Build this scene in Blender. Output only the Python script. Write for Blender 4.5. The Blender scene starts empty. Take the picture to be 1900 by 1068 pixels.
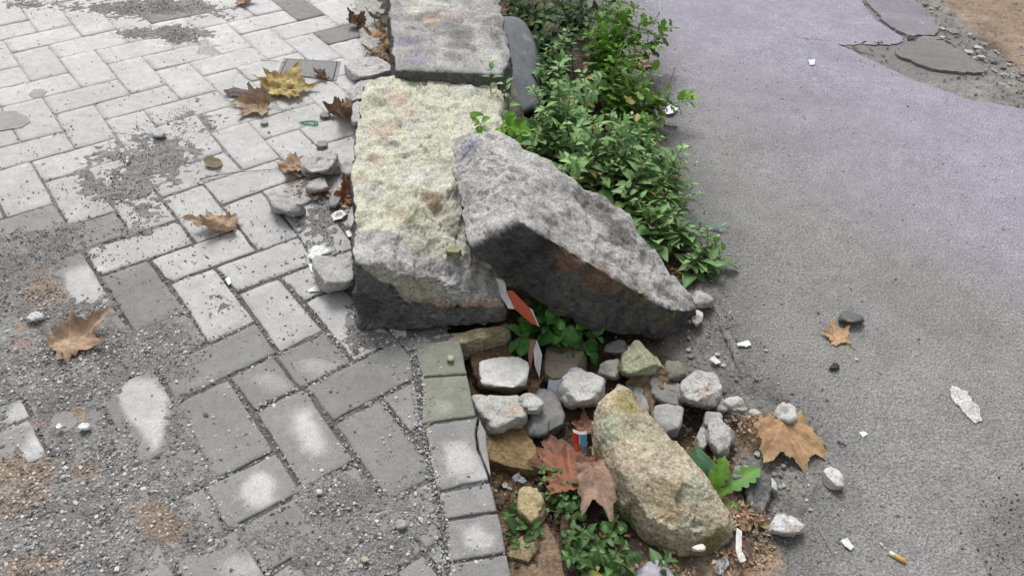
import bpy, bmesh, math, random
import numpy as np
from mathutils import Vector, Matrix
from mathutils.geometry import tessellate_polygon
R_ = random.Random(7); NR = np.random.default_rng(11)
scn = bpy.context.scene
COL = scn.collection

# ------------------------------------------------------------------ camera, light, exposure
FPX, PITCH, ROLL, CAMH = 1427.27, 0.737059, 0.092207, 1.095086
W0, H0 = 1900.0, 1068.0
fw = np.array([0, math.cos(PITCH), -math.sin(PITCH)])
rt0 = np.array([1.0, 0, 0]); up0 = np.cross(rt0, fw)
cR, sR = math.cos(ROLL), math.sin(ROLL)
rt = cR * rt0 + sR * up0; up = -sR * rt0 + cR * up0
CAMP = np.array([0, 0, CAMH])
cam = bpy.data.objects.new('camera', bpy.data.cameras.new('camera')); COL.objects.link(cam)
cam.data.sensor_width = 36; cam.data.lens = 36 * FPX / W0
cam.data.clip_start = 0.02; cam.data.clip_end = 500
cam.matrix_world = Matrix(((rt[0], up[0], -fw[0], 0), (rt[1], up[1], -fw[1], 0), (rt[2], up[2], -fw[2], CAMH), (0, 0, 0, 1)))
scn.camera = cam
SUN_EL, SUN_AZ = math.radians(58), math.radians(-22)      # azimuth clockwise from +Y
world = bpy.data.worlds.new('World'); scn.world = world; world.use_nodes = True
wn = world.node_tree.nodes; wl = world.node_tree.links
sky = wn.new('ShaderNodeTexSky'); sky.sky_type = 'NISHITA'; sky.sun_disc = False
sky.sun_elevation = SUN_EL; sky.sun_rotation = SUN_AZ; sky.dust_density = 4; sky.air_density = 1.0
hs = wn.new('ShaderNodeHueSaturation'); hs.inputs['Saturation'].default_value = 0.12     # overcast: grey cloud light
wl.new(sky.outputs[0], hs.inputs['Color'])
wl.new(hs.outputs[0], wn['Background'].inputs['Color']); wn['Background'].inputs['Strength'].default_value = 0.115
sun = bpy.data.objects.new('sun', bpy.data.lights.new('sun', 'SUN')); COL.objects.link(sun)
sun.data.energy = 1.35; sun.data.angle = math.radians(22); sun.data.color = (1.0, 0.975, 0.94)
sd = Vector((math.sin(SUN_AZ) * math.cos(SUN_EL), math.cos(SUN_AZ) * math.cos(SUN_EL), math.sin(SUN_EL)))
sun.rotation_euler = sd.to_track_quat('Z', 'Y').to_euler()
scn.view_settings.view_transform = 'Standard'; scn.view_settings.look = 'None'
scn.view_settings.exposure = 0.50; scn.view_settings.gamma = 1.0

# ------------------------------------------------------------------ helpers
def P(x, y, z=0.0):
    """world point at height z seen at photo pixel x,y"""
    d = fw + rt * ((x - W0 / 2) / FPX) - up * ((y - H0 / 2) / FPX)
    t = (z - CAMH) / d[2]
    return CAMP + d * t
def PV(px, py, z=0.0):
    px = np.asarray(px, float); py = np.asarray(py, float)
    d = fw[None] + rt[None] * ((px[:, None] - W0 / 2) / FPX) - up[None] * ((py[:, None] - H0 / 2) / FPX)
    return CAMP + d * ((z - CAMH) / d[:, 2])[:, None]
def PX(p):
    """photo pixels of world points (n,3)"""
    d = np.asarray(p, float) - CAMP
    z = np.maximum(d @ fw, 0.05)
    return np.stack([W0 / 2 + FPX * (d @ rt) / z, H0 / 2 - FPX * (d @ up) / z], 1)
def lin(c):
    return tuple((v / 12.92 if v <= .04045 else ((v + .055) / 1.055) ** 2.4) for v in c)

def _h(ix, iy, iz, s):
    n = (ix.astype(np.int64) * 374761393 + iy.astype(np.int64) * 668265263 + iz.astype(np.int64) * 2147483647 + s * 974711) & 0xffffffff
    n = ((n ^ (n >> 13)) * 1274126177) & 0xffffffff
    n = ((n ^ (n >> 15)) * 2246822519) & 0xffffffff
    return ((n ^ (n >> 16)) & 0xffff) / 65535.0
def vn(p, sc, s=0):
    q = np.asarray(p, float) / sc + 517.3
    if q.shape[1] == 2: q = np.concatenate([q, np.full((len(q), 1), 3.3)], 1)
    i = np.floor(q); f = q - i; f = f * f * (3 - 2 * f); i = i.astype(np.int64)
    x, y, z = i[:, 0], i[:, 1], i[:, 2]; r = 0
    for a in (0, 1):
        for b in (0, 1):
            for c in (0, 1):
                w = (f[:, 0] if a else 1 - f[:, 0]) * (f[:, 1] if b else 1 - f[:, 1]) * (f[:, 2] if c else 1 - f[:, 2])
                r = r + w * _h(x + a, y + b, z + c, s)
    return r * 2 - 1
def fbm(p, sc, s=0, o=4, g=.5):
    r = 0; a = 1; t = 0
    for k in range(o):
        r = r + a * vn(p, sc / 2.07 ** k, s + k * 17); t += a; a *= g
    return r / t
def sst(a, b, x):
    t = np.clip((x - a) / (b - a), 0, 1); return t * t * (3 - 2 * t)

def mesh_np(name, V, F, mats=(), col=None, smooth=True, fmat=None):
    """F: list of equal-size arrays or list of index lists"""
    me = bpy.data.meshes.new(name)
    V = np.asarray(V, np.float32)
    if isinstance(F, np.ndarray):
        n, k = F.shape
        me.vertices.add(len(V)); me.vertices.foreach_set('co', V.ravel())
        me.loops.add(n * k); me.loops.foreach_set('vertex_index', F.astype(np.int32).ravel())
        me.polygons.add(n); me.polygons.foreach_set('loop_start', np.arange(0, n * k, k, dtype=np.int32))
        me.update(calc_edges=True)
    else:
        me.from_pydata(V.tolist(), [], F)
    if col is not None:
        a = me.color_attributes.new('Col', 'FLOAT_COLOR', 'POINT')
        c = np.ones((len(V), 4), np.float32); c[:, :3] = col; a.data.foreach_set('color', c.ravel())
    for m in mats: me.materials.append(m)
    if fmat is not None: me.polygons.foreach_set('material_index', np.asarray(fmat, np.int32))
    me.polygons.foreach_set('use_smooth', np.full(len(me.polygons), smooth))
    me.validate(); me.update()
    return me
def link(name, me, parent=None, **props):
    o = bpy.data.objects.new(name, me); COL.objects.link(o)
    if parent is not None: o.parent = parent
    for k, v in props.items():
        if v: o[k] = v
    return o
def empty(name, loc, label=None, category=None, group=None, kind=None):
    o = link(name, None, label=label, category=category, group=group, kind=kind); o.location = loc
    o.empty_display_size = .02
    return o

# ------------------------------------------------------------------ materials
def mat(name, base=None, rough=.9, fine=None, bump=(), spec=.3, var=None, objcol=False, trans=0.0, vcol=True, mottle=None):
    """fine=[(scale, lo, hi)...] multiply colour; bump=[(scale, strength m, type)]"""
    m = bpy.data.materials.new(name); m.use_nodes = True
    n, l = m.node_tree.nodes, m.node_tree.links
    b = n['Principled BSDF']; b.inputs['Roughness'].default_value = rough
    b.inputs['Specular IOR Level'].default_value = spec
    geo = n.new('ShaderNodeNewGeometry'); pos = geo.outputs['Position']
    if objcol:
        s = n.new('ShaderNodeObjectInfo').outputs['Color']
    elif vcol:
        a = n.new('ShaderNodeAttribute'); a.attribute_name = 'Col'; s = a.outputs['Color']
    else:
        a = n.new('ShaderNodeRGB'); a.outputs[0].default_value = (*base, 1); s = a.outputs[0]
    if objcol == 'both':
        a = n.new('ShaderNodeAttribute'); a.attribute_name = 'Col'
        mx = n.new('ShaderNodeMix'); mx.data_type = 'RGBA'; mx.blend_type = 'MULTIPLY'; mx.inputs[0].default_value = 1
        l.new(s, mx.inputs[6]); l.new(a.outputs['Color'], mx.inputs[7]); s = mx.outputs[2]
    for k, f in enumerate(fine or ()):
        sc, lo, hi = f[:3]; det = f[3] if len(f) > 3 else 3
        t = n.new('ShaderNodeTexNoise'); t.inputs['Scale'].default_value = sc; t.inputs['Detail'].default_value = det
        t.inputs['Roughness'].default_value = .6
        l.new(pos, t.inputs['Vector'])
        r = n.new('ShaderNodeMapRange'); r.inputs[1].default_value = .3; r.inputs[2].default_value = .7
        r.inputs[3].default_value = lo; r.inputs[4].default_value = hi; l.new(t.outputs[0], r.inputs[0])
        mx = n.new('ShaderNodeMix'); mx.data_type = 'RGBA'; mx.blend_type = 'MULTIPLY'; mx.inputs[0].default_value = 1
        l.new(s, mx.inputs[6]); l.new(r.outputs[0], mx.inputs[7]); s = mx.outputs[2]
    l.new(s, b.inputs['Base Color'])
    prev = None
    for sc, st, ty in bump:
        if ty == 'v':
            t = n.new('ShaderNodeTexVoronoi'); t.inputs['Scale'].default_value = sc; o = t.outputs['Distance']
        else:
            t = n.new('ShaderNodeTexNoise'); t.inputs['Scale'].default_value = sc; t.inputs['Detail'].default_value = 4; o = t.outputs[0]
        l.new(pos, t.inputs['Vector'])
        bp = n.new('ShaderNodeBump'); bp.inputs['Strength'].default_value = 1; bp.inputs['Distance'].default_value = st
        l.new(o, bp.inputs['Height'])
        if prev: l.new(prev, bp.inputs['Normal'])
        prev = bp.outputs[0]
    if prev: l.new(prev, b.inputs['Normal'])
    if trans:
        tr = n.new('ShaderNodeBsdfTranslucent'); l.new(s, tr.inputs['Color'])
        ms = n.new('ShaderNodeMixShader'); ms.inputs[0].default_value = trans
        l.new(b.outputs[0], ms.inputs[1]); l.new(tr.outputs[0], ms.inputs[2])
        l.new(ms.outputs[0], n['Material Output'].inputs[0])
    return m
M_paver = mat('concrete_paver', objcol='both', fine=[(420, .80, 1.2, 2), (45, .9, 1.1), (9, .92, 1.08)], bump=[(500, .0007, 'n'), (90, .0008, 'n')], spec=.2)
M_dirt = mat('gritty_dirt', fine=[(260, .55, 1.5), (60, .8, 1.2), (12, .85, 1.15)], bump=[(300, .0035, 'n'), (180, .002, 'v')], spec=.1)
M_grain = mat('grit_grain', fine=[(200, .85, 1.15)], spec=.2)
M_soil = mat('damp_soil', fine=[(150, .6, 1.4), (30, .75, 1.25)], bump=[(200, .004, 'n')], spec=.2)
M_asph = mat('asphalt', fine=[(150, .78, 1.25, 3), (300, .74, 1.28, 2), (30, .92, 1.08), (5, .93, 1.07)], bump=[(230, .0042, 'n'), (200, .002, 'v')], spec=.25, rough=.88)
M_asphn = mat('asphalt_smooth_layer', fine=[(260, .88, 1.12), (30, .95, 1.05), (5, .94, 1.06)], bump=[(330, .0009, 'n')], spec=.25)
M_rough = mat('rough_stone', fine=[(170, .68, 1.3), (420, .72, 1.26, 2), (40, .88, 1.12)], bump=[(140, .0028, 'n'), (380, .0014, 'n')], spec=.15)
M_gran = mat('speckled_stone', fine=[(420, .58, 1.26, 2), (60, .85, 1.12)], bump=[(350, .0013, 'n')], spec=.2)
M_smooth = mat('smooth_stone', fine=[(120, .86, 1.12), (30, .88, 1.1)], bump=[(200, .0009, 'n')], spec=.25)
M_leafd = mat('dead_leaf', fine=[(110, .74, 1.2), (28, .82, 1.14)], bump=[(160, .0012, 'n')], spec=.3, rough=.7, trans=.12)
M_leafg = mat('green_leaf', objcol='both', fine=[(60, .85, 1.15)], bump=[(120, .0008, 'n')], spec=.35, rough=.55, trans=.22)
M_stem = mat('plant_stem', spec=.3, rough=.6)
M_litter = mat('dry_litter', fine=[(120, .8, 1.2)], spec=.2)
M_plast = mat('litter_plastic', fine=[(90, .9, 1.08)], bump=[(90, .0008, 'n')], spec=.5, rough=.4, trans=.1)
M_iron = mat('cast_iron', fine=[(200, .7, 1.3)], bump=[(260, .0012, 'v')], spec=.4, rough=.7)

# ------------------------------------------------------------------ the paving lattice (10 cm module, herringbone), fitted to the photo's joints
YAW, OX, OY = 0.731022, -0.769946, 1.19332
def L2W(u, v):
    u = np.asarray(u, float); v = np.asarray(v, float); c, s = math.cos(YAW), math.sin(YAW)
    return np.stack([.1 * (u * c + v * s) + OX, .1 * (u * s - v * c) + OY], -1)
CTRL = {(2,1):(476,465),(3,1):(560,437),(2,0):(446.5,423),(3,2):(580,490),(1,2):(441,541),(2,2):(519,514),(2,4):(600,614),(1,4):(517,654),
(2,3):(566,557),(2,5):(658,669),(1,5):(561,718),(0,5):(473,760),(0,4):(426,701),(1,7):(661,855),(0,7):(561,908),(0,6):(513,841),(-1,7):(435.5,976),(1,6):(619,782),(2,6):(705,738),
(3,-2):(451.7,315),(4,-3):(487.5,259),(3,-3):(415,282),(4,-4):(462,225),(2,-1):(409.5,381),(0,-12):(6.3,74.8),(0,-11):(22,99),(0,-10):(37,124),(0,-9):(56,152),(0,-8):(80,182),(2,-12):(135,46),(1,-12):(69.5,61)}
_ck = np.array(list(CTRL.keys()), float)
_cd = PV([v[0] for v in CTRL.values()], [v[1] for v in CTRL.values()])[:, :2] - L2W(_ck[:, 0], _ck[:, 1])
def LW(u, v):
    base = L2W(u, v); q = np.array([float(u), float(v)])
    d2 = ((_ck - q) ** 2).sum(1); w = np.exp(-d2 / (2 * .55 ** 2)) + 1e-3 * np.exp(-d2 / 8)
    return base + (w[:, None] * _cd).sum(0) / (w.sum() + 2e-3)

# edge line of the herringbone field
EA, EB = P(762, 640)[:2], P(828, 1045)[:2]
ed = (EB - EA) / np.linalg.norm(EB - EA); en = np.array([-ed[1], ed[0]])      # en points to +x side
if en[0] < 0: en = -en
def clip_half(poly, p0, n):                 # keep side dot(p-p0,n)<=0
    out = []
    for i in range(len(poly)):
        a, b = poly[i], poly[(i + 1) % len(poly)]
        da, db = np.dot(a - p0, n), np.dot(b - p0, n)
        if da <= 0: out.append(a)
        if (da < 0 < db) or (db < 0 < da): out.append(a + (b - a) * (da / (da - db)))
    return out
def area(poly):
    a = 0
    for i in range(len(poly)):
        p, q = poly[i], poly[(i + 1) % len(poly)]; a += p[0] * q[1] - q[0] * p[1]
    return a / 2
def inset(poly, d):
    """shrink a convex polygon by d"""
    if area(poly) < 0: poly = poly[::-1]
    n = len(poly); out = []
    lines = []
    for i in range(n):
        a, b = poly[i], poly[(i + 1) % n]; e = (b - a) / (np.linalg.norm(b - a) + 1e-9)
        lines.append((a + np.array([-e[1], e[0]]) * d, e))
    for i in range(n):
        (p, e), (q, f) = lines[i - 1], lines[i]
        den = e[0] * f[1] - e[1] * f[0]
        if abs(den) < 1e-6: out.append(q); continue
        t = ((q - p)[0] * f[1] - (q - p)[1] * f[0]) / den
        out.append(p + e * t)
    return out

SPOTS = []   # paler patches in the colour of single pavers: px, py, semi-axes in px, rotation deg, strength
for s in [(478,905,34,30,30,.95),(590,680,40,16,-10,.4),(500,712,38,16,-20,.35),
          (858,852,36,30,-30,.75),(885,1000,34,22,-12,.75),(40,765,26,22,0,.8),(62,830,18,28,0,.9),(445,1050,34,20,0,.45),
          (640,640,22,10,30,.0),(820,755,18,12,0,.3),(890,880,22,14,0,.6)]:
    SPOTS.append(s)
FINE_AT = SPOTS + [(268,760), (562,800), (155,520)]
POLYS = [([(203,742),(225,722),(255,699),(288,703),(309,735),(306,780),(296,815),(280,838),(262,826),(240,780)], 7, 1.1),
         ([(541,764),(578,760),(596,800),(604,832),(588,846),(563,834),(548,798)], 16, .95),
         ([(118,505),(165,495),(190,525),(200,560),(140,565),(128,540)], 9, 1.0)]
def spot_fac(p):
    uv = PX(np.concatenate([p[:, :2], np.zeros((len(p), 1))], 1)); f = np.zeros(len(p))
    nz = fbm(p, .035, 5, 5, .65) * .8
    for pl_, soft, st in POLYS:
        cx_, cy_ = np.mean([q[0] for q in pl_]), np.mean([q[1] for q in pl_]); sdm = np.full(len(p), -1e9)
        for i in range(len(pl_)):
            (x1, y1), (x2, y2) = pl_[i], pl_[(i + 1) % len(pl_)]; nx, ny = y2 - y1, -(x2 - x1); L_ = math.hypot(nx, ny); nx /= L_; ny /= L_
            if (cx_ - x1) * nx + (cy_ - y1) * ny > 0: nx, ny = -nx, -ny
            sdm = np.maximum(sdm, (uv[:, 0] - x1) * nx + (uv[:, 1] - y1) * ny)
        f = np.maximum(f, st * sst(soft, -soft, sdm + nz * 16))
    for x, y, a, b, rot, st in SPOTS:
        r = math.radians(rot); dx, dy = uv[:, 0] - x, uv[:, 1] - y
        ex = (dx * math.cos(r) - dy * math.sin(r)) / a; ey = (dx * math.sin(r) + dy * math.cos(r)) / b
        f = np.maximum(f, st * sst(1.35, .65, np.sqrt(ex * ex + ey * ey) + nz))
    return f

def paver_mesh(poly, z, tilt, seed, fine=False, depth=.035, rag=.0006):
    poly = [np.array(p) for p in poly]
    if area(poly) < 0: poly = poly[::-1]
    rr = random.Random(seed)
    ring = []
    for i in range(len(poly)):
        a, b = poly[i], poly[(i + 1) % len(poly)]; L = np.linalg.norm(b - a); k = max(2, int(L / .018))
        for j in range(k):
            t = j / k
            if j == 0: q = a + .0025 * (0) ; q = a * .985 + .015 * b if L > .03 else a
            else: q = a + (b - a) * t
            ring.append(q)
    ring = np.array(ring); c = ring.mean(0)
    n = len(ring)
    ring = c + (ring - c) * (1 + (np.array([rr.uniform(-1, 1) for _ in range(n)]) * rag / .05)[:, None])
    V = []
    fr = float(sst(100, 420, PX([[ring[:, 0].mean(), ring[:, 1].mean(), 0]])[0][1])); bev = .0004 + .0026 * fr
    dirn = (ring - c) / np.linalg.norm(ring - c, axis=1)[:, None]
    chip = np.array([(rr.uniform(.002, .006) if rr.random() < .09 else 0) for _ in range(n)])[:, None]
    levels = [(ring, -depth), (ring, -.0035), (ring - dirn * (bev * .35 + chip * .5), -.0012), (ring - dirn * (bev + chip), 0.0)]
    ins = [.8, .55, .28] if not fine else [.92, .84, .76, .67, .58, .49, .4, .3, .2, .1]
    r0 = levels[-1][0]
    for s in ins: levels.append((c + (r0 - c) * s, 0.0))
    for r, h in levels:
        for q in r: V.append((q[0], q[1], z + h + (q - c) @ tilt))
    V.append((c[0], c[1], z)); V = np.array(V)
    F = []
    for k in range(len(levels) - 1):
        for i in range(n):
            j = (i + 1) % n; F.append((k * n + i, k * n + j, (k + 1) * n + j, (k + 1) * n + i))
    top = (len(levels) - 1) * n
    F += [(top + i, top + (i + 1) % n, len(V) - 1) for i in range(n)]
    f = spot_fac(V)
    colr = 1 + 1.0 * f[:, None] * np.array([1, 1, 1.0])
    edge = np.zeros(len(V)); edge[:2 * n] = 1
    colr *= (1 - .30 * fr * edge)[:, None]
    # general soiling on the surface
    colr *= (1 + .10 * fbm(V, .07, 9, 3))[:, None]
    return mesh_np('paver', V, F, [M_paver], col=colr, smooth=True)

LIGHTPOLY = [(-400, -900), (900, -900), (760, 620), (705, 655), (657, 672), (600, 612), (516, 655), (470, 600), (440, 625), (350, 640), (330, 560), (300, 520), (180, 515), (215, 430), (120, 425), (-400, 420)]
def in_poly(x, y, poly):
    c = False; n = len(poly)
    for i in range(n):
        x1, y1 = poly[i]; x2, y2 = poly[(i + 1) % n]
        if (y1 > y) != (y2 > y) and x < (x2 - x1) * (y - y1) / (y2 - y1) + x1: c = not c
    return c
pavement = empty('pavement', (0, 0, 0), kind='structure')
n_pav = 0
def add_paver(poly, gap, seed, force=None):
    global n_pav
    poly = clip_half([np.array(p, float) for p in poly], EA, en)
    if len(poly) < 3 or abs(area(poly)) < .0006: return
    c = np.mean(poly, 0); px = PX([[c[0], c[1], 0]])[0]
    if not (-110 < px[0] < 1010 and -75 < px[1] < 1160): return
    if 0 < (c - P(300,-20)[:2])[1] and px[1] < -60: return
    poly = inset(poly, gap / 2)
    if abs(area(poly)) < .0005: return
    rr = random.Random(seed * 7 + 1)
    light = in_poly(px[0], px[1], LIGHTPOLY)
    if light:
        v = .425 + .09 * (1 - sst(0, 430, px[1])) + rr.uniform(-.02, .02)
    else:
        v = .235 + rr.uniform(-.018, .018)
    for dx, dy, rad in ((622, 52, 30), (560, 14, 36), (330, 25, 42)):
        if abs(px[0] - dx) < rad and abs(px[1] - dy) < 17: v = .24
    if force: v = force
    rag = .0006 if px[1] < 350 else .0011
    me = paver_mesh(poly, rr.uniform(-.0012, .0012), np.array([rr.uniform(-.012, .012), rr.uniform(-.012, .012)]), seed,
                    fine=any(abs(px[0] - s[0]) < 90 and abs(px[1] - s[1]) < 90 for s in FINE_AT), rag=rag)
    o = link('paver', me, pavement); o.color = (v, v, v * .99, 1); n_pav += 1
for i in range(-34, 40):
    for k in range(-9, 8):
        for kind in (0, 1):
            u0, v0 = i, i + 4 * k + (1 if kind else 0)
            if kind == 0: cells = (u0, v0, 2, 1)
            else: cells = (u0, v0, 1, 2)
            c = L2W(u0 + cells[2] / 2, v0 + cells[3] / 2)
            if not (-2.3 < c[0] < .15 and .25 < c[1] < 3.4): continue
            cpx = PX([[c[0], c[1], 0]])[0]
            if not (-130 < cpx[0] < 1010 and -90 < cpx[1] < 1180): continue
            gap = .0008 + .0068 * float(sst(120, 560, cpx[1]))
            parts = [cells]
            if (u0, v0, kind) == (0, 4, 0): parts = [(0, 4, .9, 1), (.9, 4, 1.1, 1)]
            elif (u0, v0, kind) == (-2, 6, 0): parts = [(-2, 6, .85, 1), (-1.15, 6, 1.15, 1)]
            elif R_.random() < .05 and cpx[1] > 300:
                t = R_.uniform(.7, 1.2)
                parts = [(u0, v0, t, 1), (u0 + t, v0, 2 - t, 1)] if kind == 0 else [(u0, v0, 1, t), (u0, v0 + t, 1, 2 - t)]
            for (a, b, w, h) in parts:
                g = gap if len(parts) == 1 else gap * .6
                pl = [LW(a, b), LW(a + w, b), LW(a + w, b + h), LW(a, b + h)]
                add_paver(pl, g, (i + 50) * 1000 + (k + 20) * 10 + kind * 3 + int(a * 3) % 3)
# soldier course of edging blocks along the trench
EDGE = [[(890,775),(893,785),(901,800),(905,838),(911,884),(905,872),(889,832),(885,803)],[(766,637),(853,629),(866,693),(783,698)], [(784,701),(867,696),(883,771),(783,785)], [(788,789),(886,775),(881,803),(885,832),(901,868),(907,890),(860,898),(812,912)],
        [(814,916),(909,895),(922,947),(824,962)], [(827,967),(925,951),(940,1024),(833,1041)], [(835,1045),(941,1028),(955,1105),(842,1125)], [(843,1129),(956,1110),(968,1190),(852,1215)]]
for k, q in enumerate(EDGE):
    pl = [P(x, y)[:2] for x, y in q]
    me = paver_mesh(pl, .001, np.array([0, 0]), 900 + k, fine=True, rag=.0010, depth=.06)
    o = link('edging_block', me, pavement); v = (.26, .22, .23, .245, .25, .24, .23, .23)[k]; mo = k in (1, 2); o.color = (v, v * (1.04 if mo else 1), v * (.86 if mo else .99), 1)
# mortar and sand bed below the pavers (fills the joints nearly flush)
def grid(x0, x1, y0, y1, st):
    nx, ny = int((x1 - x0) / st) + 1, int((y1 - y0) / st) + 1
    X, Y = np.meshgrid(np.linspace(x0, x1, nx), np.linspace(y0, y1, ny))
    V = np.stack([X.ravel(), Y.ravel()], 1)
    a = (np.arange(ny - 1)[:, None] * nx + np.arange(nx - 1)[None]).ravel()
    F = np.stack([a, a + 1, a + nx + 1, a + nx], 1)
    return V, F
def compact(V, F, mask, *arr):
    F = F[mask[F].all(1)]; used = np.unique(F); mp = -np.ones(len(V), int); mp[used] = np.arange(len(used))
    return V[used], mp[F], [a[used] for a in arr]
V2, F2 = grid(-2.3, .12, .2, 3.5, .02)
sidev = (V2 - (EA + en * .095)) @ en
ok = sidev < .004
V2c, F2c, _ = compact(V2, F2, ok)
uvp = PX(np.concatenate([V2c, np.zeros((len(V2c), 1))], 1))
zb = -.0032 + .0014 * (1 - sst(60, 420, uvp[:, 1])) + .0008 * vn(V2c, .03)
cb = np.clip(.13 + .29 * (1 - sst(60, 480, uvp[:, 1])) + .04 * fbm(V2c, .05), .05, .5)[:, None] * np.array([1, .98, .94])
link('joint_sand', mesh_np('joint_sand', np.concatenate([V2c, zb[:, None]], 1), F2c, [M_dirt], col=cb), pavement, kind='stuff')

# ------------------------------------------------------------------ ground to the horizon, road
def flat(name, x0, x1, y0, y1, z, c, m):
    V = [(x0, y0, z), (x1, y0, z), (x1, y1, z), (x0, y1, z)]
    return link(name, mesh_np(name, V, [(0, 1, 2, 3)], [m], col=np.tile(c, (4, 1)), smooth=False), kind='structure')
flat('ground', -150, 150, -150, 150, -.13, (.11, .1, .09), M_dirt)
def slab(name, pts, z, thick, m, colfn, jit=.003, seg=.012, sub=None, **props):
    """closed outline of world xy points -> ragged-edged sheet with real thickness"""
    rr = random.Random(len(pts) * 13 + 5); out = []
    n = len(pts)
    for i in range(n):
        a, b = np.array(pts[i][:2]), np.array(pts[(i + 1) % n][:2]); L = np.linalg.norm(b - a)
        k = max(1, int(L / seg)) if L < 3 else 1
        e = (b - a) / (L + 1e-9); nn = np.array([-e[1], e[0]])
        for j in range(k):
            q = a + (b - a) * j / k
            if k > 1: q = q + nn * (rr.uniform(-1, 1) * jit + jit * 2.2 * float(vn(q[None], .05, 3)[0]))
            out.append(q)
    if area(out) < 0: out = out[::-1]
    n = len(out); V = [(q[0], q[1], z) for q in out] + [(q[0], q[1], z - thick) for q in out]
    F = [tuple(t) for t in tessellate_polygon([[Vector((q[0], q[1], 0)) for q in out]])]
    F = [f if np.cross(out[f[1]] - out[f[0]], out[f[2]] - out[f[0]]) > 0 else f[::-1] for f in F]
    F += [(i, n + i, n + (i + 1) % n, (i + 1) % n) for i in range(n)]
    V = np.array(V)
    return link(name, mesh_np(name, V, F, [m], col=colfn(V), smooth=False), **props)
ZR = -.05
road_edge_px = [(1120,-60),(1175,40),(1195,110),(1215,200),(1235,300),(1262,380),(1310,440),(1335,500),(1325,560),(1345,610),(1372,680),(1425,720),(1480,765),(1520,840),(1500,905),(1478,950),(1450,1010),(1440,1068),(1435,1200)]
re = [P(x, y, ZR)[:2] for x, y in road_edge_px]
farpt = re[0] + np.array([-.15, 1.0]) * 40; nearpt = re[-1] + np.array([0, -12.0])
link_road = slab('road', [farpt] + re + [nearpt, np.array([40, -12.0]), np.array([40, 45.0])], ZR, .05, M_asph,
                 lambda V: np.tile((.205, .203, .2), (len(V), 1)), kind='structure')
V2, F2 = grid(re[0][0] - .5, 3.4, .3, 4.5, .03)
# newer, smoother asphalt layer that wears thin towards the kerb
def road_near(V):
    px = PX(V); f = 1 - sst(-60, 420, px[:, 1] - (px[:, 0] - 1250) * .35)
    return np.array([.205, .2, .21])[None] + f[:, None] * np.array([.035, .03, .055])
# colour variation sheet of the road surface, 4 mm above the base course
inpoly_re = np.array(re)
def left_of_edge(V):
    y = V[:, 1]; o = np.argsort(inpoly_re[:, 1]); xe = np.interp(y, inpoly_re[o, 1], inpoly_re[o, 0]); return V[:, 0] - xe
mask_r = left_of_edge(V2) > .012
ob = [P(x, y, ZR)[:2] for x, y in [(1560,-80),(1580,-20),(1625,42),(1672,70),(1670,79),(1545,80),(1600,106),(1700,152),(1800,186),(1905,204),(2050,235),(2300,260)]]
def right_old(V):
    """>0 inside the broken old part at the upper right"""
    px = PX(np.concatenate([V, np.full((len(V), 1), ZR)], 1))
    bx = np.array([1500, 1545, 1600, 1700, 1800, 1905, 2050, 2400.]); by = np.array([30, 80, 106, 152, 186, 204, 235, 270.])
    lim = np.interp(px[:, 0], bx, by)
    lowedge = lim - px[:, 1]
    tx = np.array([-200, 0, 40, 70, 80]); txx = np.array([1540, 1595, 1625, 1672, 1675.])
    side = np.where(px[:, 1] < 79, px[:, 0] - np.interp(px[:, 1], tx, txx), 999)
    return np.minimum(lowedge, side)
V2, F2 = grid(-.2, 3.6, .3, 4.6, .0125)
lo = left_of_edge(V2); ro = right_old(V2)
V3 = np.concatenate([V2, np.full((len(V2), 1), ZR)], 1); px = PX(V3)
jag = vn(V2, .05, 4) * .006 + vn(V2, .015, 8) * .003
def road_field(W_):
    j_ = vn(W_, .05, 4) * .006 + vn(W_, .015, 8) * .003
    return np.minimum(left_of_edge(W_) + j_ - .012, -right_old(W_) / 420 - j_ * .7)
gf = road_field(V2); view_ = (px[:, 0] < 2100) & (px[:, 1] < 1250)
qm = (gf[F2] > 0).any(1) & view_[F2].all(1)
vm = np.zeros(len(V2), bool); vm[np.unique(F2[qm])] = True; outv = vm & (gf < 0)
for _ in range(3):
    W_ = V2[outv]; g0 = road_field(W_); gx = (road_field(W_ + [.002, 0]) - g0) / .002; gy = (road_field(W_ + [0, .002]) - g0) / .002
    n2 = np.maximum(gx ** 2 + gy ** 2, .3); stp = np.stack([gx, gy], 1) * (-g0 / n2)[:, None]
    ln = np.linalg.norm(stp, axis=1)[:, None]; V2[outv] = W_ + stp * np.minimum(1, .012 / (ln + 1e-9))
F2r = F2[qm]; mask = np.ones(len(V2), bool)
f = 1 - sst(-60, 330, px[:, 1] - (px[:, 0] - 1250) * .55 + 70 * fbm(V2, .35, 6, 2))
c3 = np.array([.24, .237, .23])[None] + f[:, None] * np.array([.070, .060, .125])
edge_dirt = 1 - sst(0, .16, lo + .04 * fbm(V2, .08, 3))
c3 = c3 * (1 - .28 * edge_dirt)[:, None]
dark = sst(1.0, .3, np.hypot((px[:, 0] - 1890) / 90, (px[:, 1] - 1000) / 120) + .5 * fbm(V2, .05, 12))
c3 = c3 * (1 - .25 * dark)[:, None]; c3 = c3 * (1 + .13 * fbm(V2, .12, 88, 5, .6) + .07 * vn(V2, .02, 89))[:, None]
z3 = ZR + .004 + .0022 * fbm(V2, .25, 2, 2) - .0035 * (1 - sst(.0, .03, lo))
Vc, Fc, (cc, zc) = compact(V2, F2r, mask, c3, z3)
link('road_surface', mesh_np('road_surface', np.concatenate([Vc, zc[:, None]], 1), Fc, [M_asph], col=cc), kind='structure')
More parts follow.
